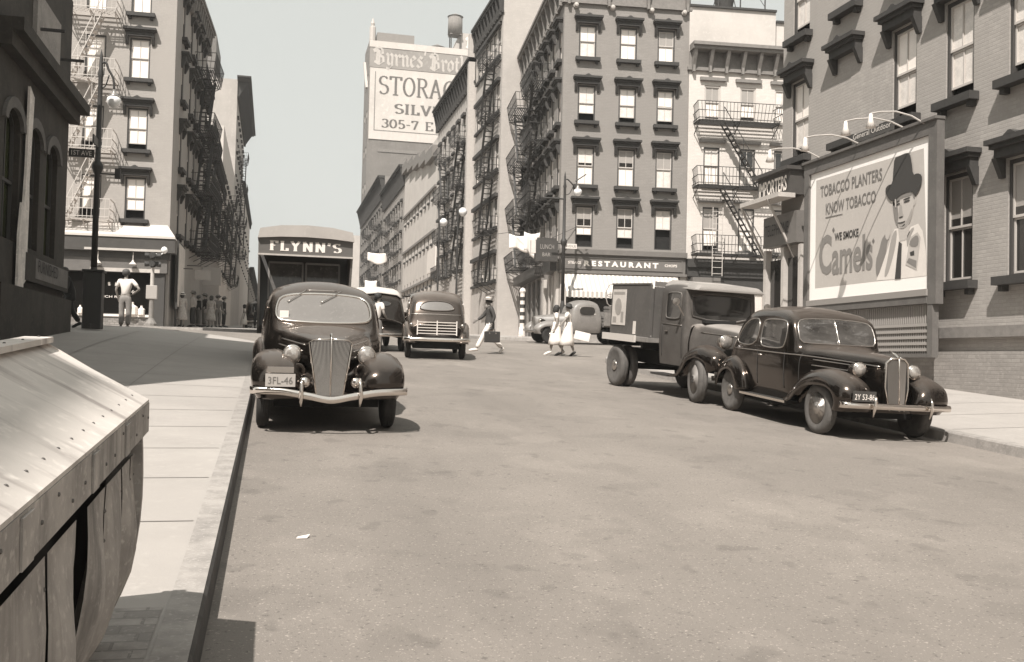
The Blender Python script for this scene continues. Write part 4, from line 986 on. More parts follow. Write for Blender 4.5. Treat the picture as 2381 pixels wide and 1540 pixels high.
for s in (1, -1):
    fender(t, s, [(2.02,.40,.30,.80), (2.13,.56,.30,.86), (2.06,.74,.34,.88), (1.80,.86,.36,.88), (1.45,.88,.42,.88), (1.08,.80,.50,.87), (.80,.62,.58,.86), (.62,.45,.62,.86), (.5,.39,.64,.86)], CW, BLACK, 'front_fender')
    fender(t, s, [(-.85,.40,.66,.88), (-.95,.62,.66,.88), (-1.15,.82,.64,.89), (-1.42,.90,.62,.89), (-1.75,.84,.58,.88), (-2.02,.66,.52,.86), (-2.15,.42,.48,.84)], (-1.42,.355), BLACK, 'rear_fender')
    mb = MB(); mb.box(min(s*.6, s*.86), max(s*.6, s*.86), -.92, .62, .33, .37); mb.build('running_board', IRON, t)
    wheel(t, s*.745, 1.42, .355, s); wheel(t, s*.745, -1.42, .355, s)
    headlight(t, s*.43, 1.80, .90, .108)
    mb = MB(); mb.lathe([(.02, -.3), (.03, -.1), (.085, .0), (.075, .01), (.02, -.05)], (s*.36, 1.93, .72), (0, 1, 0), 16); mb.build('horn', BLACK, t, True)
    mb = MB(); mb.lathe([(.03, -.08), (.06, -.03), (.062, 0), (.04, .02), (.001, .025)], (s*.29, 2.12, .60), (0, 1, 0), 16); mb.build('fog_lamp', CHROME, t, True)
    mb = MB(); mb.tube([(s*.33, 2.22, .34), (s*.335, 2.26, .44), (s*.33, 2.25, .60), (s*.328, 2.21, .66)], [.012, .028, .022, .012], 8); mb.build('bumper_guard', CHROME, t, True)
    for k, z in enumerate((.86, .93, 1.00)): strip(t, bv, 'RL'[s < 0], [(1.55, z), (.85, z+.05)], CHROMED, 'hood_trim', .008, 10)
    # one half of the V shaped grille with its bars
    mb = MB(); mb.cur = 0
    mb.face([(0, 2.085, .44), (s*.15, 2.0, .44), (s*.24, 1.93, 1.06), (0, 2.02, 1.08)]); mb.cur = 1
    for k in range(1, 15):
        f = k/15; mb.bar((s*.15*f, 2.093-.085*f, .445), (s*.24*f, 2.028-.09*f, 1.075-.015*f), .006, .012, up=(0, 1, 0))
    g = mb.build('grille', [GRL, GRB], t)
    mb = MB(); mb.tube([(s*.15, 2.01, .44), (s*.21, 1.97, .80), (s*.25, 1.94, 1.05), (s*.20, 1.96, 1.085), (0, 2.035, 1.10)], [.012, .014, .008, .008, .008], 6); mb.build('grille_trim', CHROME, g, True)
mb = MB(); mb.tube([(0, 2.10, .44), (0, 2.05, 1.10), (0, 1.98, 1.15), (0, 1.9, 1.16)], [.008, .010, .018, .006], 8); mb.build('hood_ornament', CHROME, t, True)
mb = MB(); mb.hexa([(-.42, 1.5, .38), (.42, 1.5, .38), (.30, 1.98, .38), (-.30, 1.98, .38), (-.46, 1.3, .82), (.46, 1.3, .82), (.34, 1.9, .62), (-.34, 1.9, .62)]); mb.build('apron', BLACK, t, True)
mb = MB(); mb.box(-.62, .62, -2.0, 1.55, .26, .50); mb.build('chassis', UNDER, t)
blade(t, [(-.90, 1.98, .50), (-.86, 2.12, .505), (-.55, 2.20, .50), (-.25, 2.24, .455), (0, 2.26, .415), (.25, 2.24, .455), (.55, 2.20, .50), (.86, 2.12, .505), (.90, 1.98, .50)], .085, .014, CHROME)
blade(t, [(-.86, -2.30, .50), (-.5, -2.42, .50), (0, -2.44, .50), (.5, -2.42, .50), (.86, -2.30, .50)], .085, .014, CHROME)
mb = MB(); mb.box(.40, .73, 2.19, 2.20, .555, .70); pl = mb.build('license_plate', PLATE_L, t)
lettering('3FL-46', .27, .08, frame((.70, 2.201, .585), (-1, 0, 0), (0, 0, 1)), LET_G, pl, ext=.003)
mb = MB(); mb.box(.42, .71, 2.19, 2.197, .712, .78); mb.build('plate_bracket', CHROMED, t)
mb = MB()
for s in (1, -1): mb.bar((s*.3, 1.6, .44), (s*.3, 2.2, .47), .03, .05)
mb.build('bumper_iron', UNDER, t)

# ------------------------------------------------------------------ the black two-door sedan at the right kerb
t = vroot('parked_car', 8.24, 13.74, 178.3, 'glossy black two door sedan angled three quarters at the right kerb', 'car')
CGLM = mat('clear_windshield', .075, rough=.06, spec=.9, coat=.4, nscale=2.2, namt=.6)
CST = [(2.0,.13,.42,.17,.72,.14,1.02,1.10), (1.75,.20,.40,.25,.78,.20,1.08,1.15), (1.3,.32,.40,.38,.84,.30,1.11,1.18), (.85,.46,.38,.54,.90,.44,1.14,1.21), (.55,.63,.36,.70,.95,.58,1.17,1.23),
       (.44,.65,.35,.74,.98,.64,1.38,1.40), (.30,.66,.35,.76,.99,.67,1.58,1.62), (.02,.66,.35,.765,1.0,.67,1.66,1.75), (-.5,.66,.35,.765,1.0,.67,1.68,1.80), (-1.05,.66,.36,.755,1.0,.65,1.65,1.77),
       (-1.50,.64,.38,.73,.98,.58,1.50,1.64), (-1.80,.56,.40,.65,.92,.46,1.22,1.34), (-2.02,.40,.46,.50,.78,.34,.95,1.05), (-2.15,.3,.5,.4,.7,.28,.8,.86)]
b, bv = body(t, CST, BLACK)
for s in (1, -1):
    d = 'RL'[s < 0]
    if s > 0:
        decal(t, bv, 'F', [(-.62,1.25), (-.45,1.235), (.45,1.235), (.62,1.25), (.63,1.42), (.60,1.56), (.45,1.60), (0,1.615), (-.45,1.60), (-.60,1.56), (-.63,1.42)], CGLM, 'windshield', .006, 1, CHROMED, .009)
        strip(t, bv, 'F', [(0, 1.24), (0, 1.615)], CHROME, 'windshield_bar', .014, 14, .014)
    decal(t, bv, d, rrect(-.52, .28, 1.13, 1.57, .14), CGL, 'window', .005, 2, CHROMED, .010)
    decal(t, bv, d, [(-1.42, 1.14), (-.64, 1.13), (-.62, 1.56), (-.9, 1.57), (-1.2, 1.50), (-1.42, 1.28)], CGL, 'window', .005, 2, CHROMED, .010)
    strip(t, bv, d, [(1.9, 1.0), (.5, 1.06), (-1.6, 1.06)], CHROMED, 'belt_moulding', .009, 20)
    for z, y0 in ((.98, 1.65), (.90, 1.62), (.82, 1.55)): strip(t, bv, d, [(y0, z-.01), (.72, z+.03)], CHROMED, 'hood_trim', .009, 14)
    strip(t, bv, d, [(.30, 1.08), (.30, .48)], IRON, 'door_seam', .005, 10); strip(t, bv, d, [(-.58, 1.08), (-.58, .48)], IRON, 'door_seam', .005, 10); strip(t, bv, d, [(.60, 1.08), (.60, .6)], IRON, 'hood_seam', .005, 8)
    q = hit(bv, d, -.42, 1.0, .03); mb = MB(); mb.tube([q+Vector((0, .05, 0)), q+Vector((s*.02, 0, .005)), q+Vector((s*.02, -.08, 0))], [.012, .012, .008], 6); mb.build('door_handle', CHROME, t, True)
    fender(t, s, [(1.98,.38,.26,.80), (2.08,.54,.28,.84), (2.0,.72,.32,.86), (1.75,.83,.36,.86), (1.40,.86,.42,.86), (1.02,.78,.50,.85), (.74,.60,.58,.85), (.56,.44,.62,.84), (.44,.38,.64,.84)], (1.40,.36), BLACK, 'front_fender')
    fender(t, s, [(-.95,.40,.64,.86), (-1.02,.62,.64,.87), (-1.2,.80,.62,.87), (-1.46,.87,.60,.87), (-1.76,.80,.56,.86), (-2.0,.62,.52,.84), (-2.12,.40,.48,.82)], (-1.46,.36), BLACK, 'rear_fender')
    mb = MB(); mb.box(min(s*.6, s*.84), max(s*.6, s*.84), -.98, .56, .33, .37); rb = mb.build('running_board', IRON, t)
    mb = MB(); mb.bar((s*.845, -.98, .355), (s*.845, .56, .355), .012, .035); mb.build('edge_trim', CHROME, rb)
    wheel(t, s*.735, 1.40, .36, s, 'spoke', tm=RUBD, rm=CHROMED); wheel(t, s*.735, -1.46, .36, s, 'disc', tm=RUBD, rm=CHROMED)
    headlight(t, s*.415, 1.78, .94, .098, .26)
    mb = MB(); mb.bar((s*.40, 1.68, .93), (s*.18, 1.72, .92), .03); mb.build('headlight_bracket', BLACK, t)
    mb = MB(); mb.tube([(s*.42, 2.20, .34), (s*.425, 2.24, .46), (s*.42, 2.24, .56), (s*.42, 2.21, .62)], [.010, .024, .020, .010], 8); mb.build('bumper_guard', CHROME, t, True)
    mb = MB(); mb.cur = 0; mb.face([(0, 2.13, .42), (s*.10, 2.07, .42), (s*.165, 2.03, .72), (s*.155, 2.0, 1.08), (0, 2.05, 1.12)]); mb.cur = 1
    for k in range(1, 11):
        f = k/11; mb.bar((s*.12*f, 2.137-.07*f, .43), (s*.155*f, 2.057-.05*f, 1.115-.03*f), .006, .012, up=(0, 1, 0))
    g = mb.build('grille', [GRL, GRB], t)
    mb = MB(); mb.tube([(s*.11, 2.085, .42), (s*.172, 2.045, .72), (s*.165, 2.02, 1.06), (s*.10, 2.03, 1.12), (0, 2.07, 1.135)], [.012, .012, .016, .016, .016], 6); mb.build('grille_trim', CHROME, g, True)
mb = MB(); mb.tube([(0, 2.14, .42), (0, 2.09, .9), (0, 2.06, 1.12), (0, 1.98, 1.17), (0, 1.82, 1.22)], [.008, .008, .022, .026, .006], 8); mb.build('hood_ornament', CHROME, t, True)
mb = MB(); mb.hexa([(-.40, 1.5, .38), (.40, 1.5, .38), (.26, 2.0, .38), (-.26, 2.0, .38), (-.46, 1.3, .80), (.46, 1.3, .80), (.30, 1.9, .60), (-.30, 1.9, .60)]); mb.build('apron', BLACK, t, True)
mb = MB(); mb.box(-.6, .6, -1.95, 1.55, .26, .48); mb.build('chassis', UNDER, t)
blade(t, [(-.82, 2.02, .48), (-.77, 2.13, .48), (-.4, 2.18, .48), (0, 2.19, .48), (.4, 2.18, .48), (.77, 2.13, .48), (.82, 2.02, .48)], .085, .014, CHROME)
blade(t, [(-.84, -2.15, .48), (-.5, -2.27, .48), (.5, -2.27, .48), (.84, -2.15, .48)], .085, .014, CHROME)
mb = MB(); mb.box(.38, .72, 2.17, 2.18, .535, .675); pl = mb.build('license_plate', PLATE_D, t)
lettering('2Y 53-86', .29, .075, frame((.695, 2.181, .56), (-1, 0, 0), (0, 0, 1)), LET_W, pl, ext=.003)
mb = MB()
for s in (1, -1): mb.bar((s*.3, 1.6, .42), (s*.3, 2.17, .46), .03, .05)
mb.build('bumper_iron', UNDER, t)

# ------------------------------------------------------------------ the sedan driving off, seen from behind
t = vroot('dark_sedan', 4.5, 28.1, -6.6, 'dark sedan seen from behind with barred luggage rack in mid street', 'car')
SST = [(2.0,.16,.44,.20,.75,.16,1.05,1.12), (1.3,.38,.42,.44,.85,.34,1.14,1.20), (.85,.5,.4,.58,.92,.46,1.18,1.25), (.55,.66,.38,.74,1.0,.62,1.22,1.28), (.42,.68,.38,.76,1.0,.64,1.45,1.48),
       (.25,.68,.38,.78,1.0,.66,1.64,1.70), (-.1,.70,.38,.79,1.02,.68,1.70,1.81), (-.8,.70,.38,.80,1.02,.68,1.72,1.85), (-1.4,.69,.38,.79,1.02,.66,1.68,1.80), (-1.72,.67,.40,.77,1.0,.62,1.56,1.68),
       (-1.90,.66,.42,.75,.98,.60,1.30,1.40), (-2.02,.62,.46,.72,.9,.56,1.02,1.12), (-2.08,.56,.52,.66,.8,.5,.9,.98)]
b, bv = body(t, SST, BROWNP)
decal(t, bv, 'B', [(-.46, 1.30), (.46, 1.30), (.45, 1.44), (.30, 1.54), (0, 1.565), (-.30, 1.54), (-.45, 1.44)], CGLD, 'rear_window', .006, 2, BROWNP, .018)
strip(t, bv, 'B', [(-.70, 1.20), (0, 1.21), (.70, 1.20)], CHROMED, 'belt_moulding', .01)
for s in (1, -1):
    d = 'RL'[s < 0]
    decal(t, bv, d, rrect(-.5, .25, 1.22, 1.58, .2), CGL, 'window', .005, 2, CHROMED, .01); decal(t, bv, d, rrect(-1.35, -.62, 1.22, 1.58, .2), CGL, 'window', .005, 2, CHROMED, .01)
    fender(t, s, [(2.0,.38,.3,.82), (2.05,.6,.32,.86), (1.85,.80,.36,.87), (1.45,.88,.44,.87), (1.05,.78,.54,.86), (.75,.55,.6,.86), (.5,.39,.64,.86)], (1.45,.37), BROWNP, 'front_fender')
    fender(t, s, [(-.9,.40,.68,.90), (-1.0,.66,.68,.91), (-1.2,.86,.66,.91), (-1.48,.94,.64,.91), (-1.8,.86,.60,.90), (-2.05,.66,.56,.88), (-2.18,.44,.52,.86)], (-1.45,.37), BROWNP, 'rear_fender')
    wheel(t, s*.74, 1.45, .37, s); wheel(t, s*.74, -1.45, .37, s, w=.16)
    headlight(t, s*.45, 1.8, .95, .10)
    mb = MB(); mb.lathe([(.045, 0), (.05, -.05), (.03, -.07)], (s*.68, -2.13, .92), (0, 1, 0), 10); mb.build('tail_lamp', CHROMED, t, True)
    mb = MB(); mb.box(min(s*.62, s*.86), max(s*.62, s*.86), -.95, .55, .34, .38); mb.build('running_board', IRON, t)
mb = MB()
for z in (.70, .775, .85, .925, 1.0): mb.bar((-.52, -2.30+(z-.7)*.12, z), (.52, -2.30+(z-.7)*.12, z), .025, .022)
for x in (-.52, 0, .52): mb.bar((x, -2.31, .66), (x, -2.25, 1.04), .028, .03); mb.bar((x, -2.3, .68), (x, -1.9, .66), .025)
mb.build('luggage_rack', mat('rack_pale', .62, rough=.4), t)
blade(t, [(-.90, -2.28, .55), (-.82, -2.42, .55), (-.4, -2.50, .55), (0, -2.51, .55), (.4, -2.50, .55), (.82, -2.42, .55), (.90, -2.28, .55)], .10, .016, CHROME)
blade(t, [(-.86, 2.1, .5), (0, 2.3, .5), (.86, 2.1, .5)], .09, .015, CHROME)
mb = MB(); mb.box(-.62, .62, -1.9, 1.7, .28, .52); mb.build('chassis', UNDER, t)

# ------------------------------------------------------------------ FLYNN'S van behind the left sedan
t = vroot('delivery_van', .62, 22.4, 180.5, "tall delivery van lettered FLYNN'S parked behind the black sedan at left", 'van', L=3.2, Wd=1.7)
t.scale = (.87, 1, .975)
FV = mat('van_paint', .15, rough=.5, nscale=2, namt=.2)
# local y=+ is the front; cab face at y=1.0
mb = MB(); pr = [(-1.10, .75), (-1.12, 2.75), (-1.06, 3.02), (-.6, 3.07), (0, 3.09), (.6, 3.07), (1.06, 3.02), (1.12, 2.75), (1.10, .75)]
mb.prism(pr, lambda a, b: (a, -2.9, b), lambda a, b: (a, .45, b)); mb.build('body', FV, t)
mb = MB(); cap = [(-1.13, 2.84), (-1.08, 3.04), (-.6, 3.12), (0, 3.145), (.6, 3.12), (1.08, 3.04), (1.13, 2.84), (.6, 2.88), (0, 2.895), (-.6, 2.88)]
mb.prism(cap, lambda a, b: (a, -2.92, b+.01), lambda a, b: (a, 1.55, b-.03)); mb.build('roof', mat('van_roof', .42, rough=.6, nscale=2, namt=.12), t)
mb = MB(); mb.prism([(-1.10, 2.48), (1.10, 2.48), (1.10, 2.80), (.6, 2.85), (0, 2.865), (-.6, 2.85), (-1.10, 2.80)], lambda a, b: (a, 1.42, b), lambda a, b: (a, 1.47, b))
mb.cur = 1; mb.bar((-1.12, 1.48, 2.47), (1.12, 1.48, 2.47), .03, .035); vs = mb.build('visor', [mat('visor_paint', .12, rough=.45), STONE_L], t)
penword("FLYNN'S", 1.66, .19, frame((.85, 1.472, 2.565), (-1, 0, 0), (0, 0, 1)), LET_W, vs, nib=.26, thin=.09, ang=5, gap=.22, ext=.004)
mb = MB(); mb.hexa([(-1.04, .45, .95), (1.04, .45, .95), (1.04, 1.0, .95), (-1.04, 1.0, .95), (-1.06, .45, 2.46), (1.06, .45, 2.46), (1.06, .62, 2.46), (-1.06, .62, 2.46)]); mb.build('cab', mat('cab_dark', .03, rough=.5), t)
for s in (1, -1):
    mb = MB(); f = lambda x, z, o=.02: (x, 1.0-(z-.95)/1.51*.38+o, z)
    mb.face([f(s*.06, 1.55), f(s*.82, 1.55), f(s*.82, 2.3), f(s*.06, 2.3)]); wn = mb.build('windshield', mat('van_glass', .10, rough=.12, nscale=2.2, namt=.5), t)
    mb = MB()
    for p, q in (((s*.04, 1.52), (s*.85, 1.52)), ((s*.85, 1.52), (s*.85, 2.33)), ((s*.85, 2.33), (s*.04, 2.33)), ((s*.04, 2.33), (s*.04, 1.52))): mb.bar(f(*p), f(*q), .045)
    mb.build('frame', SIGN_M, wn)
    mb = MB(); mb.hexa([(s*1.04, .46, .9), (s*1.09, .46, .9), (s*1.09, 1.02, .9), (s*1.04, 1.02, .9), (s*1.06, .46, 2.47), (s*1.11, .46, 2.47), (s*1.11, 1.44, 2.47), (s*1.06, 1.44, 2.47)]); mb.build('side_curtain', FV, t)
    mb = MB(); mb.bar((s*1.09, 1.45, 2.5), (s*1.09, -.2, 1.2), .03); mb.build('visor_brace', IRON, t)
    wheel(t, s*.8, 1.3, .42, s, 'spoke6', .18); wheel(t, s*.85, -1.9, .42, s, 'disc', .24)
    headlight(t, s*.55, 1.95, 1.05, .12)
    fender(t, s, [(1.95,.55,.45,.95), (1.85,.85,.5,.97), (1.3,1.0,.55,.97), (.8,.8,.6,.97), (.5,.5,.7,.97)], (1.3,.42), BLACK, 'front_fender')
mb = MB(); mb.box(-.4, .4, 1.0, 1.95, .6, 1.25); mb.build('hood', TRUCKP, t, bevel=.06)
mb = MB(); mb.box(-.9, .9, -2.7, 1.8, .45, .75); mb.build('chassis', UNDER, t)
blade(t, [(-.9, 2.1, .55), (0, 2.15, .55), (.9, 2.1, .55)], .12, .015, CHROMED)

# ------------------------------------------------------------------ flat bed truck with plank box on the right
t = vroot('flatbed_truck', 8.10, 18.05, 184.5, 'flat bed truck with dark panel box and dual rear wheels at right kerb', 'truck', L=3.2, Wd=1.5)
mb = MB(); mb.box(-1.02, 1.02, -2.2, -.10, .98, 1.08); bed = mb.build('bed', WOOD, t, bevel=.01)
mb = MB(); mb.box(1.02, 1.06, -2.2, -.6, .96, 1.10); mb.build('bed_edge', mat('bed_edge', .55, rough=.6), bed)
mb = MB(); mb.box(-1.0, .9, -.15, -.10, 1.08, 2.08); mb.box(-1.0, -.96, -1.9, -.15, 1.08, 2.08); mb.box(.96, 1.0, -1.9, -.10, 1.08, 2.12); mb.box(-1.0, 1.0, -1.94, -1.9, 1.08, 2.10); mb.build('panel_box', mat('panel_brown', .10, rough=.6, nscale=1.5, namt=.3, streak=.25), t)
mb = MB(); mb.bar((.99, -1.92, 2.135), (.99, -.12, 2.135), .05, .03); mb.bar((-1, -.125, 2.135), (.9, -.125, 2.135), .03, .10); mb.build('top_rail', SIGN_M, t)
mb = MB(); mb.box(1.001, 1.012, -1.86, -1.20, 1.28, 2.02); ps = mb.build('poster', mat('poster_paper', .58, rough=.7, nscale=3, namt=.15), t)
mb = MB()
mb.prism([(-1.55+.17*math.cos(a*.5), 1.66+.18*math.sin(a*.5)) for a in range(12)], lambda a, b: (1.012, a, b), lambda a, b: (1.016, a, b))
mb.box(1.012, 1.016, -1.80, -1.62, 1.33, 1.45); mb.box(1.012, 1.016, -1.40, -1.28, 1.34, 1.56); mb.box(1.012, 1.016, -1.80, -1.26, 1.92, 1.97); mb.build('poster_print', SH_G, ps)
mb = MB(); mb.box(1.001, 1.01, -.80, -.68, 1.12, 1.38); mb.build('notice', CREAM, t)
mb = MB(); mb.tube([(.9, -2.68, 1.9+.3*math.cos(a)) if 0 else (.95+.12*math.sin(a*.6), -2.1, 1.9+.24*math.cos(a*.6)) for a in range(11)], .012, 5, closed=True); mb.tube([(.95, -2.1, 1.68), (.85, -2.15, 1.4), (.8, -2.12, 1.08)], .012, 5); mb.build('rope_coil', mat('rope', .35, rough=.9), t)
# cab
TST = [(.98,.66,.62,.70,1.0,.62,1.36,1.40), (.92,.72,.60,.76,1.05,.68,1.62,1.66), (.86,.73,.60,.77,1.05,.70,2.02,2.07), (.78,.73,.60,.77,1.08,.71,2.10,2.18), (.3,.74,.60,.78,1.08,.72,2.12,2.22), (-.02,.74,.60,.78,1.08,.72,2.10,2.20), (-.08,.70,.62,.76,1.08,.70,2.06,2.14)]
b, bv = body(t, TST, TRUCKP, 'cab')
mb = MB(); mb.hexa([(-.74, -.12, 2.10), (.74, -.12, 2.10), (.76, 1.22, 2.02), (-.76, 1.22, 2.02), (-.6, -.08, 2.24), (.6, -.08, 2.24), (.64, 1.16, 2.14), (-.64, 1.16, 2.14)]); mb.build('cab_roof', TRUCKL, t, bevel=.05)
decal(t, bv, 'F', [(-.62, 1.48), (.62, 1.48), (.64, 1.75), (.62, 1.98), (-.62, 1.98), (-.64, 1.75)], CGL, 'windshield', .01, 1, TRUCKP, .02)
for s in (1, -1):
    d = 'RL'[s < 0]
    decal(t, bv, d, rrect(.16, .74, 1.48, 1.98, .12), CGL, 'door_window', .008, 1, TRUCKP, .014)
    strip(t, bv, d, [(.05, 1.38), (.88, 1.36)], CHROMED, 'belt_moulding', .01); strip(t, bv, d, [(.06, 1.36), (.06, .7)], IRON, 'door_seam', .006); strip(t, bv, d, [(.84, 1.36), (.84, .7)], IRON, 'door_seam', .006)
    q = hit(bv, d, .2, 1.24, .02); mb = MB(); mb.bar(q, q+Vector((0, .12, 0)), .02); mb.build('door_handle', CHROMED, t)
    fender(t, s, [(2.18,.62,.42,.86), (2.12,.84,.44,.90), (1.85,.96,.46,.92), (1.6,.98,.48,.92), (1.25,.86,.52,.92), (1.02,.62,.58,.90), (.85,.46,.62,.90), (.55,.40,.66,.90)], (1.62,.42), BLACK, 'front_fender')
    wheel(t, s*.80, 1.62, .42, s, 'spoke6', .17, tm=RUBD, rm=mat('wheel_dusty', .20, rough=.6), steer=(-12 if s > 0 else 12))
    wheel(t, s*.92, -1.62, .43, s, 'disc', .17, tm=RUBD, rm=WHEELL); wheel(t, s*.70, -1.62, .43, s, 'disc', .17, tm=RUBD, rm=WHEELL)
    headlight(t, s*.50, 1.98, 1.12, .125, .26, CHROMED)
    mb = MB(); mb.box(min(s*.62, s*.90), max(s*.62, s*.90), -.1, .6, .38, .42); mb.build('running_board', IRON, t)
    mb = MB(); mb.tube([(s*.78, .9, 1.55), (s*.95, .95, 1.75)], .012, 5); mb.lathe([(.001, 0), (.07, .01), (.07, .03), (.001, .035)], (s*.97, .95, 1.80), (0, -1, 0), 12); mb.build('side_mirror', CHROMED, t)
HST = [(2.08,.22,.62,.24,.95,.2,1.22,1.28), (1.95,.26,.60,.29,.98,.24,1.28,1.34), (1.4,.36,.58,.40,1.02,.34,1.34,1.40), (1.06,.48,.58,.54,1.05,.46,1.38,1.44), (.96,.66,.60,.73,1.05,.62,1.37,1.44)]
b2, bv2 = body(t, HST, TRUCKP, 'hood')
for s in (1, -1): strip(t, bv2, 'RL'[s < 0], [(1.95, 1.22), (1.0, 1.26)], CHROMED, 'hood_trim', .01)
mb = MB(); mb.box(-.22, .22, 2.09, 2.12, .62, 1.24); mb.build('radiator_grille', GRB, t)
mb = MB(); mb.box(-.4, .4, -2.6, 2.0, .52, .80); mb.box(-.9, .9, -1.75, -1.5, .38, .5); mb.box(-.95, .95, -2.15, -2.05, .85, .98); mb.box(-.95, .95, -.5, -.4, .85, .98); mb.build('chassis', UNDER, t)
blade(t, [(-.85, 2.28, .55), (0, 2.32, .55), (.85, 2.28, .55)], .10, .015, CHROMED)
mb = MB(); mb.bar((.45, 1.06, 1.46), (-.2, 1.06, 1.47), .12, .06); mb.build('cowl_vent', VOID, t)

# ------------------------------------------------------------------ pickup crossing the avenue, partly behind the women
t = vroot('pickup_truck', 12.2, 38.6, 92, 'grey pickup truck crossing the avenue in front of the awning', 'truck', L=2.8, Wd=1.4)
PST = [(.55,.64,.5,.70,.95,.6,1.22,1.28), (.45,.66,.5,.74,.98,.62,1.50,1.54), (.25,.68,.48,.76,1.0,.62,1.66,1.74), (-.1,.68,.48,.77,1.0,.62,1.70,1.80), (-.5,.68,.48,.76,1.0,.60,1.66,1.76), (-.68,.66,.5,.74,1.0,.56,1.5,1.6), (-.74,.62,.52,.70,.98,.52,1.2,1.3)]
PG = mat('pickup_grey', .22, rough=.45, coat=.3, nscale=2, namt=.25)
b, bv = body(t, PST, PG, 'cab')
HP = [(1.95,.18,.5,.22,.8,.18,1.02,1.08), (1.5,.3,.48,.36,.86,.28,1.08,1.15), (.9,.48,.46,.54,.92,.44,1.14,1.21), (.5,.62,.46,.68,.95,.56,1.18,1.25)]
body(t, HP, PG, 'hood')
for s in (1, -1):
    d = 'RL'[s < 0]
    decal(t, bv, d, rrect(-.45, .22, 1.18, 1.54, .2), CGL, 'window', .006, 2, CHROMED, .01)
    fender(t, s, [(2.0,.4,.3,.84), (2.05,.62,.34,.86), (1.8,.82,.38,.87), (1.42,.88,.44,.87), (1.05,.76,.54,.86), (.75,.52,.6,.86), (.5,.4,.64,.86)], (1.42,.37), PG, 'front_fender')
    wheel(t, s*.74, 1.42, .37, s); wheel(t, s*.76, -1.5, .38, s, w=.2); headlight(t, s*.44, 1.8, .92, .10)
    mb = MB(); mb.box(min(s*.72, s*.80), max(s*.72, s*.80), -2.6, -.82, .80, 1.35); mb.build('side_rail', WOOD, t)
mb = MB(); mb.box(-.72, .72, -2.6, -.82, .74, .80); mb.build('bed', WOOD, t)
mb = MB(); mb.box(-.6, .6, -2.4, 1.6, .42, .62); mb.build('chassis', UNDER, t)
blade(t, [(-.84, 2.1, .5), (0, 2.2, .5), (.84, 2.1, .5)], .09, .015, CHROMED)
for k, (y, z) in enumerate(((-1.2, .82), (-1.75, .82), (-2.3, .82), (-1.45, 1.21))):
    c = MB(); c.box(-.26, .26, -.24, .24, 0, .38)
    for zz in (.02, .15, .28): c.box(-.28, .28, -.262, -.241, zz, zz+.08); c.box(-.28, .28, .241, .262, zz, zz+.08); c.box(-.275, -.261, -.24, .24, zz, zz+.08); c.box(.261, .275, -.24, .24, zz, zz+.08)
    o = c.build('crate', WOOD); o.matrix_world = t.matrix_world @ Matrix.Translation((0, y, z))
    tag(o, ['slatted crate just behind the pickup cab', 'middle slatted crate on the pickup bed', 'rearmost slatted crate on the pickup bed', 'slatted crate stacked on top of the others in the pickup bed'][k], 'crate', 'crates loaded on the pickup')

# ------------------------------------------------------------------ pale roofed car with its door open, left of the sedan
t = vroot('touring_car', 3.0, 31.2, 3, 'pale topped car with its near door swung open beside the man in white', 'car')
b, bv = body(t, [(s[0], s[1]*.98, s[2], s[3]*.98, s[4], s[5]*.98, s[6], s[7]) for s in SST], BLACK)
mb = MB(); S = []
for y, h, wd in ((.35, 1.70, .62), (0, 1.83, .66), (-.7, 1.88, .68), (-1.4, 1.83, .66), (-1.75, 1.70, .62)): S.append([(-wd-.03, y, h-.14), (-wd*.8, y, h-.02), (0, y, h+.03), (wd*.8, y, h-.02), (wd+.03, y, h-.14)])
mb.loft(S); mb.build('roof', mat('canvas_top', .5, rough=.8), t, True, solid=.03)
decal(t, bv, 'B', rrect(-.3, .3, 1.35, 1.52, .2), CGL, 'rear_window', .006, 1, BLACK, .012)
for s in (1, -1):
    wheel(t, s*.74, 1.45, .37, s, 'spoke'); wheel(t, s*.74, -1.45, .37, s, 'spoke')
    fender(t, s, [(-.9,.40,.66,.88), (-1.2,.84,.64,.89), (-1.48,.92,.62,.89), (-1.8,.84,.58,.88), (-2.15,.44,.52,.84)], (-1.45,.37), BLACK, 'rear_fender')
    fender(t, s, [(2.0,.38,.3,.82), (1.85,.80,.36,.87), (1.45,.88,.44,.87), (1.05,.78,.54,.86), (.6,.4,.64,.86)], (1.45,.37), BLACK, 'front_fender')
mb = MB(); mb.cur = 0
mb.box(.78, 1.62, -.60, -.55, .50, 1.18)
for p, q in (((.80, 1.18), (.80, 1.68)), ((.80, 1.68), (1.55, 1.64)), ((1.60, 1.62), (1.60, 1.18)), ((1.28, 1.64), (1.28, 1.18))): mb.bar((p[0], -.575, p[1]), (q[0], -.575, q[1]), .035)
dr = mb.build('door', BLACK, t)
mb = MB(); mb.bar((1.45, -.62, 1.08), (1.33, -.62, 1.09), .02); mb.build('door_handle', CHROMED, dr)
blade(t, [(-.86, -2.32, .52), (0, -2.45, .52), (.86, -2.32, .52)], .09, .014, CHROME)

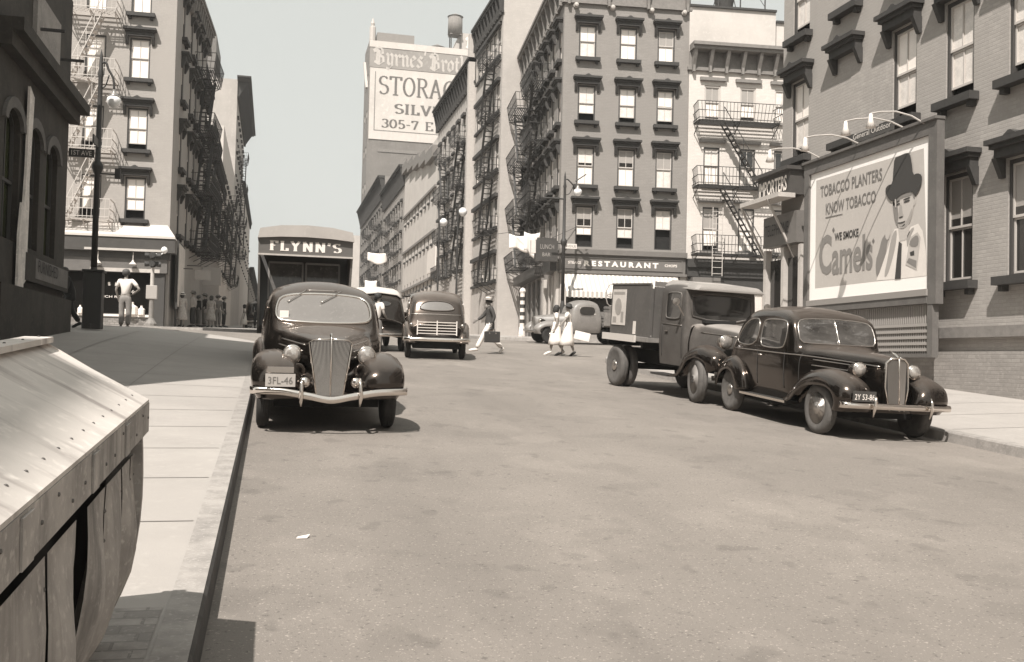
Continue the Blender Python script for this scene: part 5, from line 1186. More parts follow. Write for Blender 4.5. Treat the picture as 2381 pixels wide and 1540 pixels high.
# ------------------------------------------------------------------ cars parked far up on the left
for k, (x, y, ya, lab) in enumerate(((-1.0, 66, 4, 'far dark car seen from behind with pale plate near the white dress woman'), (-1.2, 74, 2, 'dark car parked farther up the left side of the street'))):
    t = vroot('far_car', x, y, ya, lab, 'car')
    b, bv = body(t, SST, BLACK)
    decal(t, bv, 'B', rrect(-.4, .4, 1.30, 1.55, .2), CGL, 'rear_window', .006, 1)
    for s in (1, -1):
        wheel(t, s*.74, 1.45, .37, s); wheel(t, s*.74, -1.45, .37, s)
        fender(t, s, [(-.9,.40,.68,.90), (-1.2,.86,.66,.91), (-1.48,.94,.64,.91), (-1.8,.86,.60,.90), (-2.18,.44,.52,.86)], (-1.45,.37), BLACK, 'rear_fender')
    blade(t, [(-.90, -2.32, .55), (0, -2.51, .55), (.90, -2.32, .55)], .12, .016, CHROME)
    mb = MB(); mb.box(-.18, .18, -2.16, -2.15, .72, .92); mb.build('license_plate', PLATE_L, t)
# ------------------------------------------------------------------ cigarette billboard on the right wall
XB = 13.2
def zb(x, y): return ((2424+x*.3396)/1.358, (350+y*.3396)/1.358)
def bp(x, y, X=XB): return at_x(*zb(x, y), X)
TL = bp(405, 590); TR = bp(1515, 235); BLq = bp(381, 1778); BRq = bp(1503, 1648)
yL, yR = (TL.y+BLq.y)/2, (TR.y+BRq.y)/2; zT, zBt = (TL.z+TR.z)/2, (BLq.z+BRq.z)/2
OB = Vector((XB, yL, zBt))
t = empty('billboard', OB, 0, 'large framed cigarette billboard with hatted man standing against the brick wall', 'billboard')
def L3(y, z, k=0): return (-.004*k, y-OB.y, z-OB.z)
WT, HT = yL-yR, zT-zBt
FRM = mat('billboard_frame', .13, rough=.7, nscale=3, namt=.25)
mb = MB()
mb.box(-.06, .12, -WT-.27, .24, HT, HT+.28); mb.box(-.12, .12, -WT-.29, .26, HT+.28, HT+.34)
mb.box(-.06, .12, 0, .22, -.62, HT-.001); mb.box(-.06, .12, -WT-.27, -WT, -.32, HT-.001); mb.box(-.05, .10, -WT-.16, -WT, -1.42, -.321); mb.box(-.08, .12, -WT-.001, .001, -.30, -.002)
mb.box(-.04, .12, -WT, 0, -1.42, -1.34); mb.build('frame', FRM, t)
mb = MB(); mb.box(-.10, .0, -WT-.02, .0, -.14, -.001); mb.build('moulding', mat('billboard_moulding', .26, rough=.6), t)
mb = MB(); mb.box(-.003, .05, -WT, 0, 0, HT); pn = mb.build('panel', mat('poster_white', .90, rough=.6, warm=.7), t)
def flat(pts, k, m, name, it=0, raw=False):
    P = chaikin(pts, it) if it else pts
    mb = MB(); Q = [bp(*p) for p in P]; c = Vector((0, sum(q.y for q in Q)/len(Q), sum(q.z for q in Q)/len(Q)))
    mb.face([L3(q.y, q.z, k) for q in Q]); return mb.build(name, m, pn)
PGY = mat('poster_grey', .50, rough=.6, nscale=1.5, namt=.06); PHT = mat('poster_hat', .045, rough=.6); PSK = mat('poster_skin', .50, rough=.6); PSH = mat('poster_half_tone', .22, rough=.6); PTX = mat('poster_text', .16, rough=.6)
flat([(450, 652), (1450, 350), (1480, 1533), (438, 1654)], 1, PGY, 'poster_ground')
flat([(1180, 1100), (1215, 1095), (1260, 1200), (1330, 1080), (1400, 1050), (1440, 1120), (1470, 1300), (1480, 1534), (1181, 1568), (1010, 1580), (1050, 1450), (1100, 1330), (1150, 1180)], 2, WHITE, 'shirt')
flat([(1010, 1545), (1003, 1400), (1040, 1290), (1060, 1200), (1092, 1150), (1130, 1108), (1142, 1150), (1112, 1222), (1100, 1330), (1062, 1440), (1032, 1530)], 3, PSH, 'arm', 1)
flat([(1090, 1170), (1110, 1080), (1135, 1060), (1150, 1120), (1120, 1215)], 4, PSK, 'hand', 1)
flat([(1213, 1080), (1312, 1050), (1322, 1130), (1290, 1200), (1228, 1218)], 3, PSK, 'neck')
flat([(1190, 800), (1250, 765), (1300, 750), (1352, 752), (1372, 812), (1356, 900), (1342, 990), (1312, 1062), (1262, 1102), (1215, 1092), (1188, 1030), (1172, 930), (1163, 850)], 4, PSK, 'face', 1)
flat([(1165, 850), (1200, 800), (1212, 900), (1222, 985), (1210, 1040), (1222, 1092), (1188, 1030), (1172, 930)], 5, PSH, 'face_shade', 1)
PMD = mat('poster_mid_tone', .36, rough=.6)
flat([(1352, 800), (1376, 790), (1384, 840), (1366, 885), (1352, 880)], 3, PSK, 'ear', 1)
flat([(1352, 752), (1374, 760), (1372, 830), (1350, 800)], 5, PSH, 'hair', 1)
flat([(1165, 840), (1250, 775), (1345, 757), (1350, 790), (1255, 812), (1200, 850), (1172, 900)], 5, PSH, 'brow_shade', 1)
flat([(1345, 900), (1350, 930), (1335, 1000), (1300, 1062), (1262, 1098), (1228, 1092), (1270, 1060), (1310, 1000)], 5, PMD, 'jaw_shade', 1)
flat([(1228, 880), (1250, 870), (1258, 950), (1270, 985), (1240, 998), (1222, 975)], 5, PMD, 'nose_shade', 1)
flat([(1215, 1062), (1250, 1062), (1285, 1050), (1270, 1075), (1235, 1082)], 5, PMD, 'chin_shade', 1)
flat([(1186, 830), (1204, 818), (1204, 900), (1196, 905)], 8, PSK, 'cheek_light', 1)
for P in ([(1196, 870), (1234, 856), (1236, 872), (1200, 886)], [(1268, 846), (1326, 824), (1328, 840), (1274, 860)], [(1192, 850), (1234, 832), (1234, 842), (1194, 862)], [(1266, 824), (1330, 800), (1330, 812), (1268, 836)], [(1222, 992), (1262, 978), (1260, 992), (1230, 1002)], [(1212, 1040), (1250, 1038), (1286, 1022), (1284, 1032), (1250, 1050), (1214, 1050)]):
    flat(P, 6, PHT, 'face_feature', 1)
flat([(1146, 1200), (1176, 1120), (1205, 1110), (1190, 1260), (1150, 1420), (1110, 1540), (1080, 1545), (1120, 1360)], 3, PMD, 'sleeve_fold', 1)
flat([(1290, 1180), (1330, 1100), (1372, 1080), (1322, 1180), (1300, 1290)], 3, PMD, 'collar_fold', 1)
flat([(1185, 440), (1228, 424), (1262, 408), (1295, 393), (1328, 398), (1345, 470), (1358, 602), (1398, 580), (1440, 598), (1444, 660), (1412, 745), (1378, 795), (1350, 752), (1290, 762), (1235, 790), (1196, 832), (1152, 846), (1112, 795), (1098, 735), (1122, 695), (1168, 682), (1174, 560)], 7, PHT, 'hat', 1)
flat([(1222, 1216), (1250, 1238), (1246, 1330), (1240, 1562), (1184, 1568), (1200, 1400)], 4, PHT, 'tie')
flat([(1325, 1180), (1395, 1130), (1425, 1180), (1388, 1482), (1285, 1432)], 4, PGY, 'pack')
flat([(1330, 1200), (1392, 1150), (1412, 1195), (1398, 1270), (1318, 1262)], 5, PSH, 'pack_mark', 1); flat([(1325, 1318), (1365, 1300), (1368, 1345), (1332, 1350)], 5, PHT, 'pack_mark'); flat([(1296, 1410), (1316, 1370), (1388, 1395), (1382, 1462)], 5, PSH, 'pack_mark')
def btext(s, bl, br, tl, k=3, m=PTX, bold=.02):
    a, b, c = bp(*bl), bp(*br), bp(*tl); w_ = a.y-b.y; h_ = c.z-a.z
    return lettering(s, w_, h_, frame(L3(a.y, a.z, k), (0, -1, 0), (0, 0, 1)), m, pn, bold=bold, ext=0)
btext('TOBACCO PLANTERS', (490, 812), (1065, 662), (493, 706)); btext('KNOW TOBACCO', (540, 970), (1005, 868), (540, 866))
flat([(538, 992), (696, 958), (696, 966), (538, 1002)], 3, PTX, 'underline')
btext('WE SMOKE', (622, 1215), (845, 1178), (620, 1142), m=PHT, bold=.03)
btext('C', (476, 1535), (592, 1520), (476, 1170), m=PSH, bold=.03); btext('amels', (596, 1532), (975, 1492), (596, 1210), m=PSH, bold=.025)
for x, y in ((612, 1110), (983, 1212)): flat([(x-12, y), (x, y-26), (x+12, y), (x, y+26)], 3, PTX, 'quote_mark')
# lattice skirt
mb = MB(); LZ0, LZ1 = -1.34, -.31
for k in range(64):
    y = -WT+.02+(WT-.04)*k/63; mb.box(.02, .04, y-.016, y+.016, LZ0, LZ1)
for k in range(5): z = LZ0+.08+k*.13; mb.box(.0, .019, -WT, 0, z-.03, z+.03)
mb.build('lattice', mat('lattice_paint', .30, rough=.8), t)
mb = MB(); mb.box(.10, .13, -WT, 0, LZ0, LZ0+.5); mb.build('skirt_board', FRM, t)
# name plate on top and three gooseneck lamps
a, b, c = bp(780, 290), bp(1160, 205), bp(778, 208)
mb = MB(); y0_, y1_, z0_, z1_ = b.y-OB.y, a.y-OB.y, (a.z+b.z)/2-OB.z, (a.z+b.z)/2-OB.z+(c.z-a.z)
mb.cur = 0; mb.box(.0, .04, y0_, y1_, z0_, z1_); mb.bar((.02, y1_-.3, HT+.36), (.02, y1_-.1, z0_), .08); mb.bar((.02, y1_-.75, HT+.36), (.02, y1_-.6, z0_), .05); mb.bar((.02, y0_+.2, HT+.36), (.02, y0_+.2, z0_), .08)
npl = mb.build('name_plate', SIGN_D, t); lettering('General Outdoor', y1_-y0_-.12, (z1_-z0_)*.6, frame((-.003, y1_-.06, z0_+.09), (0, -1, 0), (0, 0, 1)), CREAM, npl)
for (bx, by), (lx, ly), xl in (((1300, 178), (722, 150), 11.9), ((880, 325), (345, 300), 11.9), ((520, 460), (18, 410), 11.9), ((1480, 135), (955, 80), 12.2)):
    P0 = bp(bx, by); P1 = at_x(*zb(lx, ly), xl); mb = MB(); o = OB
    mid = P0.lerp(P1, .55)+Vector((0, 0, .22))
    mb.tube([p-o for p in (P0, P0.lerp(mid, .5)+Vector((0, 0, .05)), mid, P1.lerp(mid, .35)+Vector((0, 0, .10)), P1+Vector((0, 0, .12)), P1)], .018, 6)
    la = mb.build('lamp_arm', STONE_L, t); mb = MB()
    mb.lathe([(.03, .12), (.05, .02), (.05, -.02), (.11, -.18)], P1-o, (0, 0, 1), 14); mb.build('lamp_shade', WHITE, la, True)

# ------------------------------------------------------------------ riveted metal bin at the left
g0 = .061; tb = empty('riveted_bin', (-.5, 4.3, G(-.5, 4.3)+.15), 0, 'big riveted metal bin with sloped pale lid on the left sidewalk', 'metal bin')
tb.rotation_euler = (math.atan(g0), 0, 0)
BINM = mat('bin_metal', .40, rough=.62, nscale=4.5, namt=.45, streak=.8, bump=.5, bscale=10)
LID_LIT = mat('bin_lid_lit', .60, rough=.85, nscale=2.2, namt=.24, bump=.3, bscale=9)  # same metal as the sides; sun on top put into the paler colour
def lid_streaks():
    n = LID_LIT.node_tree; L = n.links.new; b_ = n.nodes['Principled BSDF']; prev = b_.inputs['Base Color'].links[0].from_socket
    tc = [x for x in n.nodes if x.bl_idname == 'ShaderNodeTexCoord'][0]
    mp = n.nodes.new('ShaderNodeMapping'); mp.inputs['Scale'].default_value = (.9, 5.5, 1); mp.inputs['Rotation'].default_value = (0, 0, R(14)); L(tc.outputs['Object'], mp.inputs[0])
    x = n.nodes.new('ShaderNodeTexNoise'); x.inputs['Scale'].default_value = 1.6; x.inputs['Detail'].default_value = 3; L(mp.outputs[0], x.inputs['Vector'])
    r = n.nodes.new('ShaderNodeMapRange'); r.inputs[1].default_value = .56; r.inputs[2].default_value = .70; L(x.outputs['Fac'], r.inputs[0])
    mm = n.nodes.new('ShaderNodeMixRGB'); mm.blend_type = 'MULTIPLY'; L(r.outputs[0], mm.inputs[0]); L(prev, mm.inputs[1]); mm.inputs[2].default_value = (.62, .6, .6, 1); L(mm.outputs[0], b_.inputs['Base Color'])
lid_streaks()
HE, HR, LN = 1.0, 1.235, 4.1        # eave height, ridge height, length (towards the viewer)
mb = MB()
mb.loft([[(x, y, z) for y in (0, -1.0, -2.0, -3.0, -LN)] for x, z in ((.02, HE-.012), (.02, HE), (-.19, HE+.115), (-.385, HE+.22), (-.39, HE+.235))])
mb.loft([[(x, y, z) for y in (0, -LN)] for x, z in ((-.39, HE+.235), (-.80, HE+.0), (-.80, HE-.05))])
mb.face([(.02, 0, HE-.012), (-.39, 0, HE+.235), (-.80, 0, HE)])
ld = mb.build('lid', LID_LIT, tb)
mb = MB(); mb.box(-.45, -.345, -LN, .0, HE+.222, HE+.244); mb.build('ridge_strip', LID_LIT, ld)
mb = MB(); mb.box(.002, .022, -LN, .0, HE-.13, HE-.013)
for y in (-.62, -1.25, -2.05): mb.box(.0225, .028, y-.05, y+.05, HE-.128, HE-.02)
mb.build('eave_band', BINM, tb)
mb = MB()
for k in range(48):
    y = -.04-k*.085
    if k % 2: mb.lathe([(.006, 0), (.004, .003), (.001, .004)], (-.03, y, HE+.027), (.49, 0, .87), 6)
    if k % 3 == 0: mb.lathe([(.006, 0), (.004, .004), (.001, .005)], (-.39, y, HE+.244), (0, 0, 1), 6)
    if k % 2 == 0: mb.lathe([(.006, 0), (.005, .004), (.001, .005)], (.022, y, HE-.07+.03*math.sin(k)), (1, 0, 0), 6)
tag(mb.build('rivets', mat('rivet_dark', .12, rough=.7), tb), kind='stuff')
# bulging side panels between dark seams
seams = [0, -.12, -.36, -.70, -1.06, -1.20, -1.60, -2.05, -2.5, -3.0, -3.5, -4.1]
mb = MB(); mb.hexa([(-.78,-LN+.02,.02),(-.26,-LN+.02,.02),(-.26,-.03,.02),(-.78,-.03,.02),(-.78,-LN+.02,HE-.02),(-.07,-LN+.02,HE-.02),(-.07,-.03,HE-.02),(-.78,-.03,HE-.02)]); core = mb.build('inner_wall', mat('bin_seam_shade', .015, rough=.9), tb)  # near-black wall: seams, and shade under the eave put into its colour
rv = MB()
for i in range(len(seams)-1):
    a, b = seams[i]-.014, seams[i+1]+.016
    if i == 4: continue
    mb = MB(); S = []; bulge = .035+.03*((i*7) % 3)/2
    for iz in range(9):
        f = iz/8; z = .03+(HE-.25)*f; row_ = []
        for iy in range(9):
            q = iy/8; y = a+(b-a)*q; x = -.03-.15*(1-f)**3.6+.7*bulge*math.sin(math.pi*min(1, f*1.05))*math.sin(math.pi*q)**.7+.012*math.sin(9*y+5*f)*math.sin(3.1*f)
            row_.append((x, y, z))
        S.append(row_)
    mb.loft(S); mb.build('side_panel', BINM, tb, True)
    for z in [.1+.1*k for k in range(8)]:
        f = (z-.03)/(HE-.25)
        if f > 1 or i == 5: continue
        rv.lathe([(.009, 0), (.006, .005), (.001, .008)], (-.03-.15*(1-f)**3.6, a-.016, z), (1, 0, 0), 6)
tag(rv.build('seam_rivets', MC['rivet_dark'], tb), kind='stuff')
pf = [(-.78, .02)]+[(-.008-.15*(1-k/10)**3.6+.02*math.sin(math.pi*k/10), .02+(HE-.03)*k/10) for k in range(11)]+[(-.78, HE-.01)]
mb = MB(); mb.prism(pf, lambda a, b: (a, -.035, b), lambda a, b: (a, .0, b)); mb.build('end_panel', BINM, tb)

# ------------------------------------------------------------------ street lamps, signal, signs
def street_lamp(x, y, h, label, arm=.42, drop=1.15, dirx=1, sign=None, sgn_y=None, base=.27, grp=None, scale=1.0):
    t = empty('street_lamp', (x, y, G(x, y)+.15), 0, label, 'street lamp', grp)
    mb = MB(); mb.lathe([(base, 0), (base, .12), (base*.8, .2), (base*.78, .85), (base*.62, 1.0), (base*.45, 1.15), (base*.42, 1.5), (.085, 1.7)], n=8); mb.build('base', IRON, t)
    mb = MB(); mb.lathe([(.085, 1.7), (.075, h*.55), (.11, h*.56), (.15, h*.575), (.15, h*.585), (.075, h*.60), (.06, h*.9), (.08, h*.91), (.055, h*.93), (.045, h*.97), (.03, h*.985), (.001, h+.02)], n=10); mb.build('pole', IRON, t, True)
    mb = MB(); P = [(0, 0, h*.95), (dirx*.12, 0, h*.955), (dirx*arm*.55, 0, h*.93), (dirx*arm*.9, 0, h*.90), (dirx*arm, 0, h-drop+.15)]
    mb.tube(cr(P, 4), .032, 7); mb.tube(cr([(0, 0, h*.86), (dirx*arm*.35, 0, h*.87), (dirx*arm*.6, 0, h*.91)], 4), .02, 6); mb.build('bracket', IRON, t, True)
    mb = MB(); mb.lathe([(.04, .17), (.06, .08), (.13, .0), (.15, -.03)], (dirx*arm, 0, h-drop), n=14); mb.build('lamp_cap', CHROMED, t, True)
    mb = MB(); mb.lathe([(.12, -.02), (.18, -.09), (.19, -.17), (.15, -.27), (.08, -.34), (.001, -.36)], (dirx*arm, 0, h-drop), n=16); mb.build('globe', GLOBE, t, True)
    return t
t = street_lamp(-4.83, 28.97, 7.75, 'tall black bishop lamp post with white globe at the left corner', arm=.36, drop=1.25)
mb = MB(); mb.box(-.75, -.09, -.02, .02, 4.72, 4.95); s_ = mb.build('street_sign', SIGN_D, t); lettering('1ST AVE', .52, .13, frame((-.68, -.021, 4.77), *FX), LET_W, s_)
mb = MB(); mb.box(-.02, .02, -.8, -.09, 5.0, 5.22); mb.build('street_sign', SIGN_D, t)
mb = MB(); mb.tube([(0, 0, 4.3), (.55, 0, 4.3)], .02, 6); mb.box(.46, .60, -.06, .06, 4.18, 4.46); mb.build('fire_lamp', IRON, t)
mb = MB(); mb.box(-.22, .26, -.25, .20, .0, 1.55); mb.box(-.26, .30, -.29, .24, 1.55, 1.62); mb.build('control_box', IRON, t, bevel=.02)
# fire alarm pole box pale, behind it
t = street_lamp(12.75, 42.75, 7.6, 'lamp post with small white globe standing before the restaurant corner', arm=.62, drop=.72)
mb = MB(); mb.tube([(.5, 0, 7.2), (1.0, 0, 7.55)], .03, 6); mb.build('crook_tip', IRON, t)
mb = MB(); mb.box(.06, .62, -.02, .02, 4.1, 4.32); s_ = mb.build('street_sign', WHITE, t); lettering('AVENUE', .46, .12, frame((.11, -.021, 4.15), *FX), LET_G, s_)
mb = MB(); mb.tube([(-1.05, 0, 6.35), (0, 0, 6.35)], .04, 6); mb.build('cross_arm', IRON, t)
for k, (x, y, Y) in enumerate(((1031, 516, 66), (1076, 492, 60))):
    P = at_y(x, y, Y); h = P.z-G(P.x, P.y)-.15
    t = empty('street_lamp', (P.x-.3, Y, G(P.x, Y)+.15), 0, ['farther small lamp post with white globe along the right row', 'nearer small lamp post with white globe along the right row'][k], 'street lamp', 'lamps up the street')
    mb = MB(); mb.lathe([(.2, 0), (.18, .9), (.07, 1.1), (.05, h+.4)], n=8); mb.tube([(0, 0, h+.35), (.15, 0, h+.5), (.3, 0, h+.25)], .025, 5); mb.build('pole', IRON, t)
    mb = MB(); mb.lathe([(.12, .22), (.27, .05), (.27, -.1), (.14, -.28), (.001, -.32)], (.3, 0, 0+h), n=12); mb.build('globe', GLOBE, t, True)
P = at_y(350, 768, 43.6); gz = G(P.x, 43.6)+.15
t = empty('traffic_signal', (P.x, 43.6, gz), 0, 'short two light traffic signal with globe on top at the far left corner', 'traffic signal')
mb = MB(); mb.lathe([(.24, 0), (.24, .12), (.15, .25), (.10, .35), (.10, 1.2)], n=10); mb.build('base', STONE_M, t)
mb = MB(); mb.lathe([(.085, .35), (.075, 2.5)], n=10); mb.build('post', STONE_L, t)
mb = MB(); mb.box(-.22, .22, -.14, .14, 1.15, 1.72); mb.build('control_box', mat('signal_box', .36, rough=.6), t, bevel=.02)
for z in (2.62, 2.98):
    mb = MB(); mb.lathe([(.15, -.1), (.15, .1)], (0, 0, z), (0, 1, 0), 14)
    for a in (0, 90, 180, 270):
        d = Vector((math.cos(R(a)), math.sin(R(a)), 0)); p = Vector((0, 0, z))+d*.14
        mb.lathe([(.10, 0), (.11, .05), (.12, .18)], p, d, 12)
    hd = mb.build('signal_head', IRON, t)
    for a in (0, 180, 270):
        d = Vector((math.cos(R(a)), math.sin(R(a)), 0)); mb = MB(); mb.lathe([(.09, .0), (.001, .03)], Vector((0, 0, z))+d*.17, d, 12); mb.build('lens', LENS if a == 180 else SH_G, hd)
mb = MB(); mb.tube([(0, 0, 3.1), (.25, 0, 3.0), (.42, 0, 3.12)], .03, 6); mb.lathe([(.05, -.12), (.13, -.02), (.14, .06), (.08, .15), (.001, .18)], (.44, 0, 3.2), n=12); mb.build('globe', GLOBE, t, True)
# hanging box sign and white street globe in front of the corner
mbp = at_y(1245, 606, 44.3); mq = at_y(1290, 560, 44.3)
t = empty('hanging_sign', (mbp.x, 44.3, mbp.z), 0, 'dark hanging box sign reading LUNCH BAR beside the restaurant corner', 'sign')
w_, h_ = mq.x-mbp.x+.15, mq.z-mbp.z
mb = MB(); mb.box(0, w_, 0, .3, 0, h_); mb.box(.1, w_-.1, .05, .25, h_, h_+.12); bx = mb.build('box', SIGN_D, t)
mb = MB(); mb.box(-.22, -.002, .02, .28, .35, h_-.02); mb.build('end_panel', CREAM, bx)
lettering('LUNCH', w_*.62, h_*.22, frame((w_*.2, -.004, h_*.58), *FX), SH_G, bx); lettering('BAR', w_*.36, h_*.18, frame((w_*.3, -.004, h_*.22), *FX), SH_G, bx)
mb = MB(); mb.bar((w_, .15, h_*.9), (w_+1.1, .6, h_*.9), .04); mb.bar((w_*.5, .15, h_), (w_+1.1, .7, h_+.8), .02); mb.build('bracket', IRON, t)
t = empty('barber_pole', (12.85, 50.5, G(12.85, 50.5)+.15), 0, 'striped barber pole beside the side shops', 'barber pole')
for k in range(9):
    mb = MB(); mb.lathe([(.13, k*.2+.5), (.13, k*.2+.7)], n=10); mb.build('stripe', [WHITE, STONE_D][k % 2], t)
mb = MB(); mb.lathe([(.2, 0), (.16, .5)], n=10); mb.lathe([(.14, 2.3), (.18, 2.4), (.12, 2.55), (.001, 2.6)], n=10); mb.build('mount', WHITE, t)
P = at_x(1003, 606, 12.9)
mb = MB(); mb.box(-.05, .05, -2.2, 2.2, -1.0, 1.0); o = mb.build('wall_sign', WHITE); o.location = P
tag(o, 'blank white board sign hung on the bracketed tenement in the row', 'sign')
for k, (x, y, ww, hh, Y) in enumerate(((492, 643, .9, .9, 52), (471, 640, .7, .45, 49))):
    P = at_y(x, y, Y); t = empty('street_stand_sign', (P.x, Y, P.z), 0, ['square grey shop sign hung over the left crowd', 'small grey shop sign beside the corner poster board'][k], 'sign')
    mb = MB(); mb.box(-ww/2, ww/2, -.04, .04, -hh/2, hh/2); mb.build('board', mat('sign_plain', .28, rough=.6), t)
    mb = MB(); mb.bar((-ww/2-.1, .0, hh/2+.05), (-ww/2-.9 if P.x-ww-.9 > -4.6 else -4.6-P.x, 0, hh/2+.05), .04); mb.build('bracket', IRON, t)

# ------------------------------------------------------------------ laundry
def cloth(x, y, z, w_, h_, ax, seed):
    rnd = random.Random(seed); mb = MB(); S = []
    for i in range(9):
        f = i/8; row_ = []
        for j in range(7):
            g_ = j/6; u = (f-.5)*w_; d = .06*math.sin(f*9+seed)*g_+.03*math.sin(f*17+seed*2)*g_
            zz = -g_*h_*(1+.18*math.sin(f*5+seed))-.10*math.sin(math.pi*f)
            row_.append((u if ax == 'x' else d, d if ax == 'x' else u, zz))
        S.append(row_)
    mb.loft(S); o = mb.build('laundry_sheet', CLOTH, None, True, solid=.006); o.location = (x, y, z); return o
for k, (x, y, Y, w_, h_, ax, lab) in enumerate(((1207, 545, 46.6, 1.0, .75, 'x', 'left white sheet drying before the side fire escape'), (1237, 540, 45.9, .8, 1.05, 'x', 'right white shirt shaped cloth drying before the side fire escape'),
    (878, 588, 112, 2.3, 1.1, 'x', 'white washing hung high on the far right row'), (862, 652, 100, 1.2, 2.0, 'x', 'white washing low on the far right row'))):
    P = at_y(x, y, Y); tag(cloth(P.x, P.y, P.z, w_, h_, ax, k+3), lab, 'laundry', 'washing hung on the right row')
P1 = at_y(1190, 540, 46.6); P2 = at_y(1252, 532, 45.4); mb = MB(); mb.tube([P1+(P1-P2)*1.5, P1, P2, P2+Vector((.6, .2, .1))], .012, 4)
tag(mb.build('clothesline', IRON), 'thin clothesline carrying the white sheets by the side fire escape', 'clothesline')

# ------------------------------------------------------------------ people
SKIN = mat('skin', .30, rough=.6, warm=1.3); SKIND = mat('skin_shade', .16, rough=.6, warm=1.3); HAIR = mat('hair', .03, rough=.7); HAIRG = mat('hair_brown', .08, rough=.7)
SHIRT = mat('white_shirt', .72, rough=.8); TAN = mat('tan_cloth', .25, rough=.85, nscale=8, namt=.1); SUIT = mat('dark_suit', .02, rough=.8); JACK = mat('dark_jacket', .05, rough=.8); GREYC = mat('grey_cloth', .15, rough=.85)
SHOE = mat('shoe_black', .015, rough=.4); SHOEW = mat('shoe_white', .70, rough=.6); STRAW = mat('straw', .66, rough=.8); LEATH = mat('leather_bag', .035, rough=.45); PRINTC = mat('print_dress', .40, rough=.85, nscale=14, namt=.4)
def skin_mesh(name, V, E, Rd, m, parent, sub=1):
    me = bpy.data.meshes.new(name); me.from_pydata([tuple(v) for v in V], E, []); me.materials.append(m)
    o = bpy.data.objects.new(name, me); COL.objects.link(o); o.parent = parent
    md = o.modifiers.new('skin', 'SKIN'); md.use_smooth_shade = True; md.branch_smoothing = .3
    for k, sv in enumerate(me.skin_vertices[0].data): sv.radius = (Rd[k], Rd[k]) if not isinstance(Rd[k], tuple) else Rd[k]; sv.use_root = (k == 0)
    if sub: s2 = o.modifiers.new('sub', 'SUBSURF'); s2.levels = sub; s2.render_levels = sub
    return o
STAND = dict(pel=(0,0,.95), wst=(0,0,1.10), chs=(0,.01,1.30), nkb=(0,0,1.45), nk=(0,.01,1.50), hd=(0,.015,1.61), top=(0,.0,1.70), nose=(0,.115,1.595),
    hL=(-.09,0,.90), kL=(-.10,.02,.50), aL=(-.10,-.01,.09), tL=(-.12,.15,.04), hR=(.09,0,.90), kR=(.10,.02,.50), aR=(.10,-.01,.09), tR=(.12,.15,.04),
    sL=(-.18,0,1.41), eL=(-.23,-.03,1.13), wL=(-.23,.04,.89), sR=(.18,0,1.41), eR=(.23,-.03,1.13), wR=(.23,.04,.89))
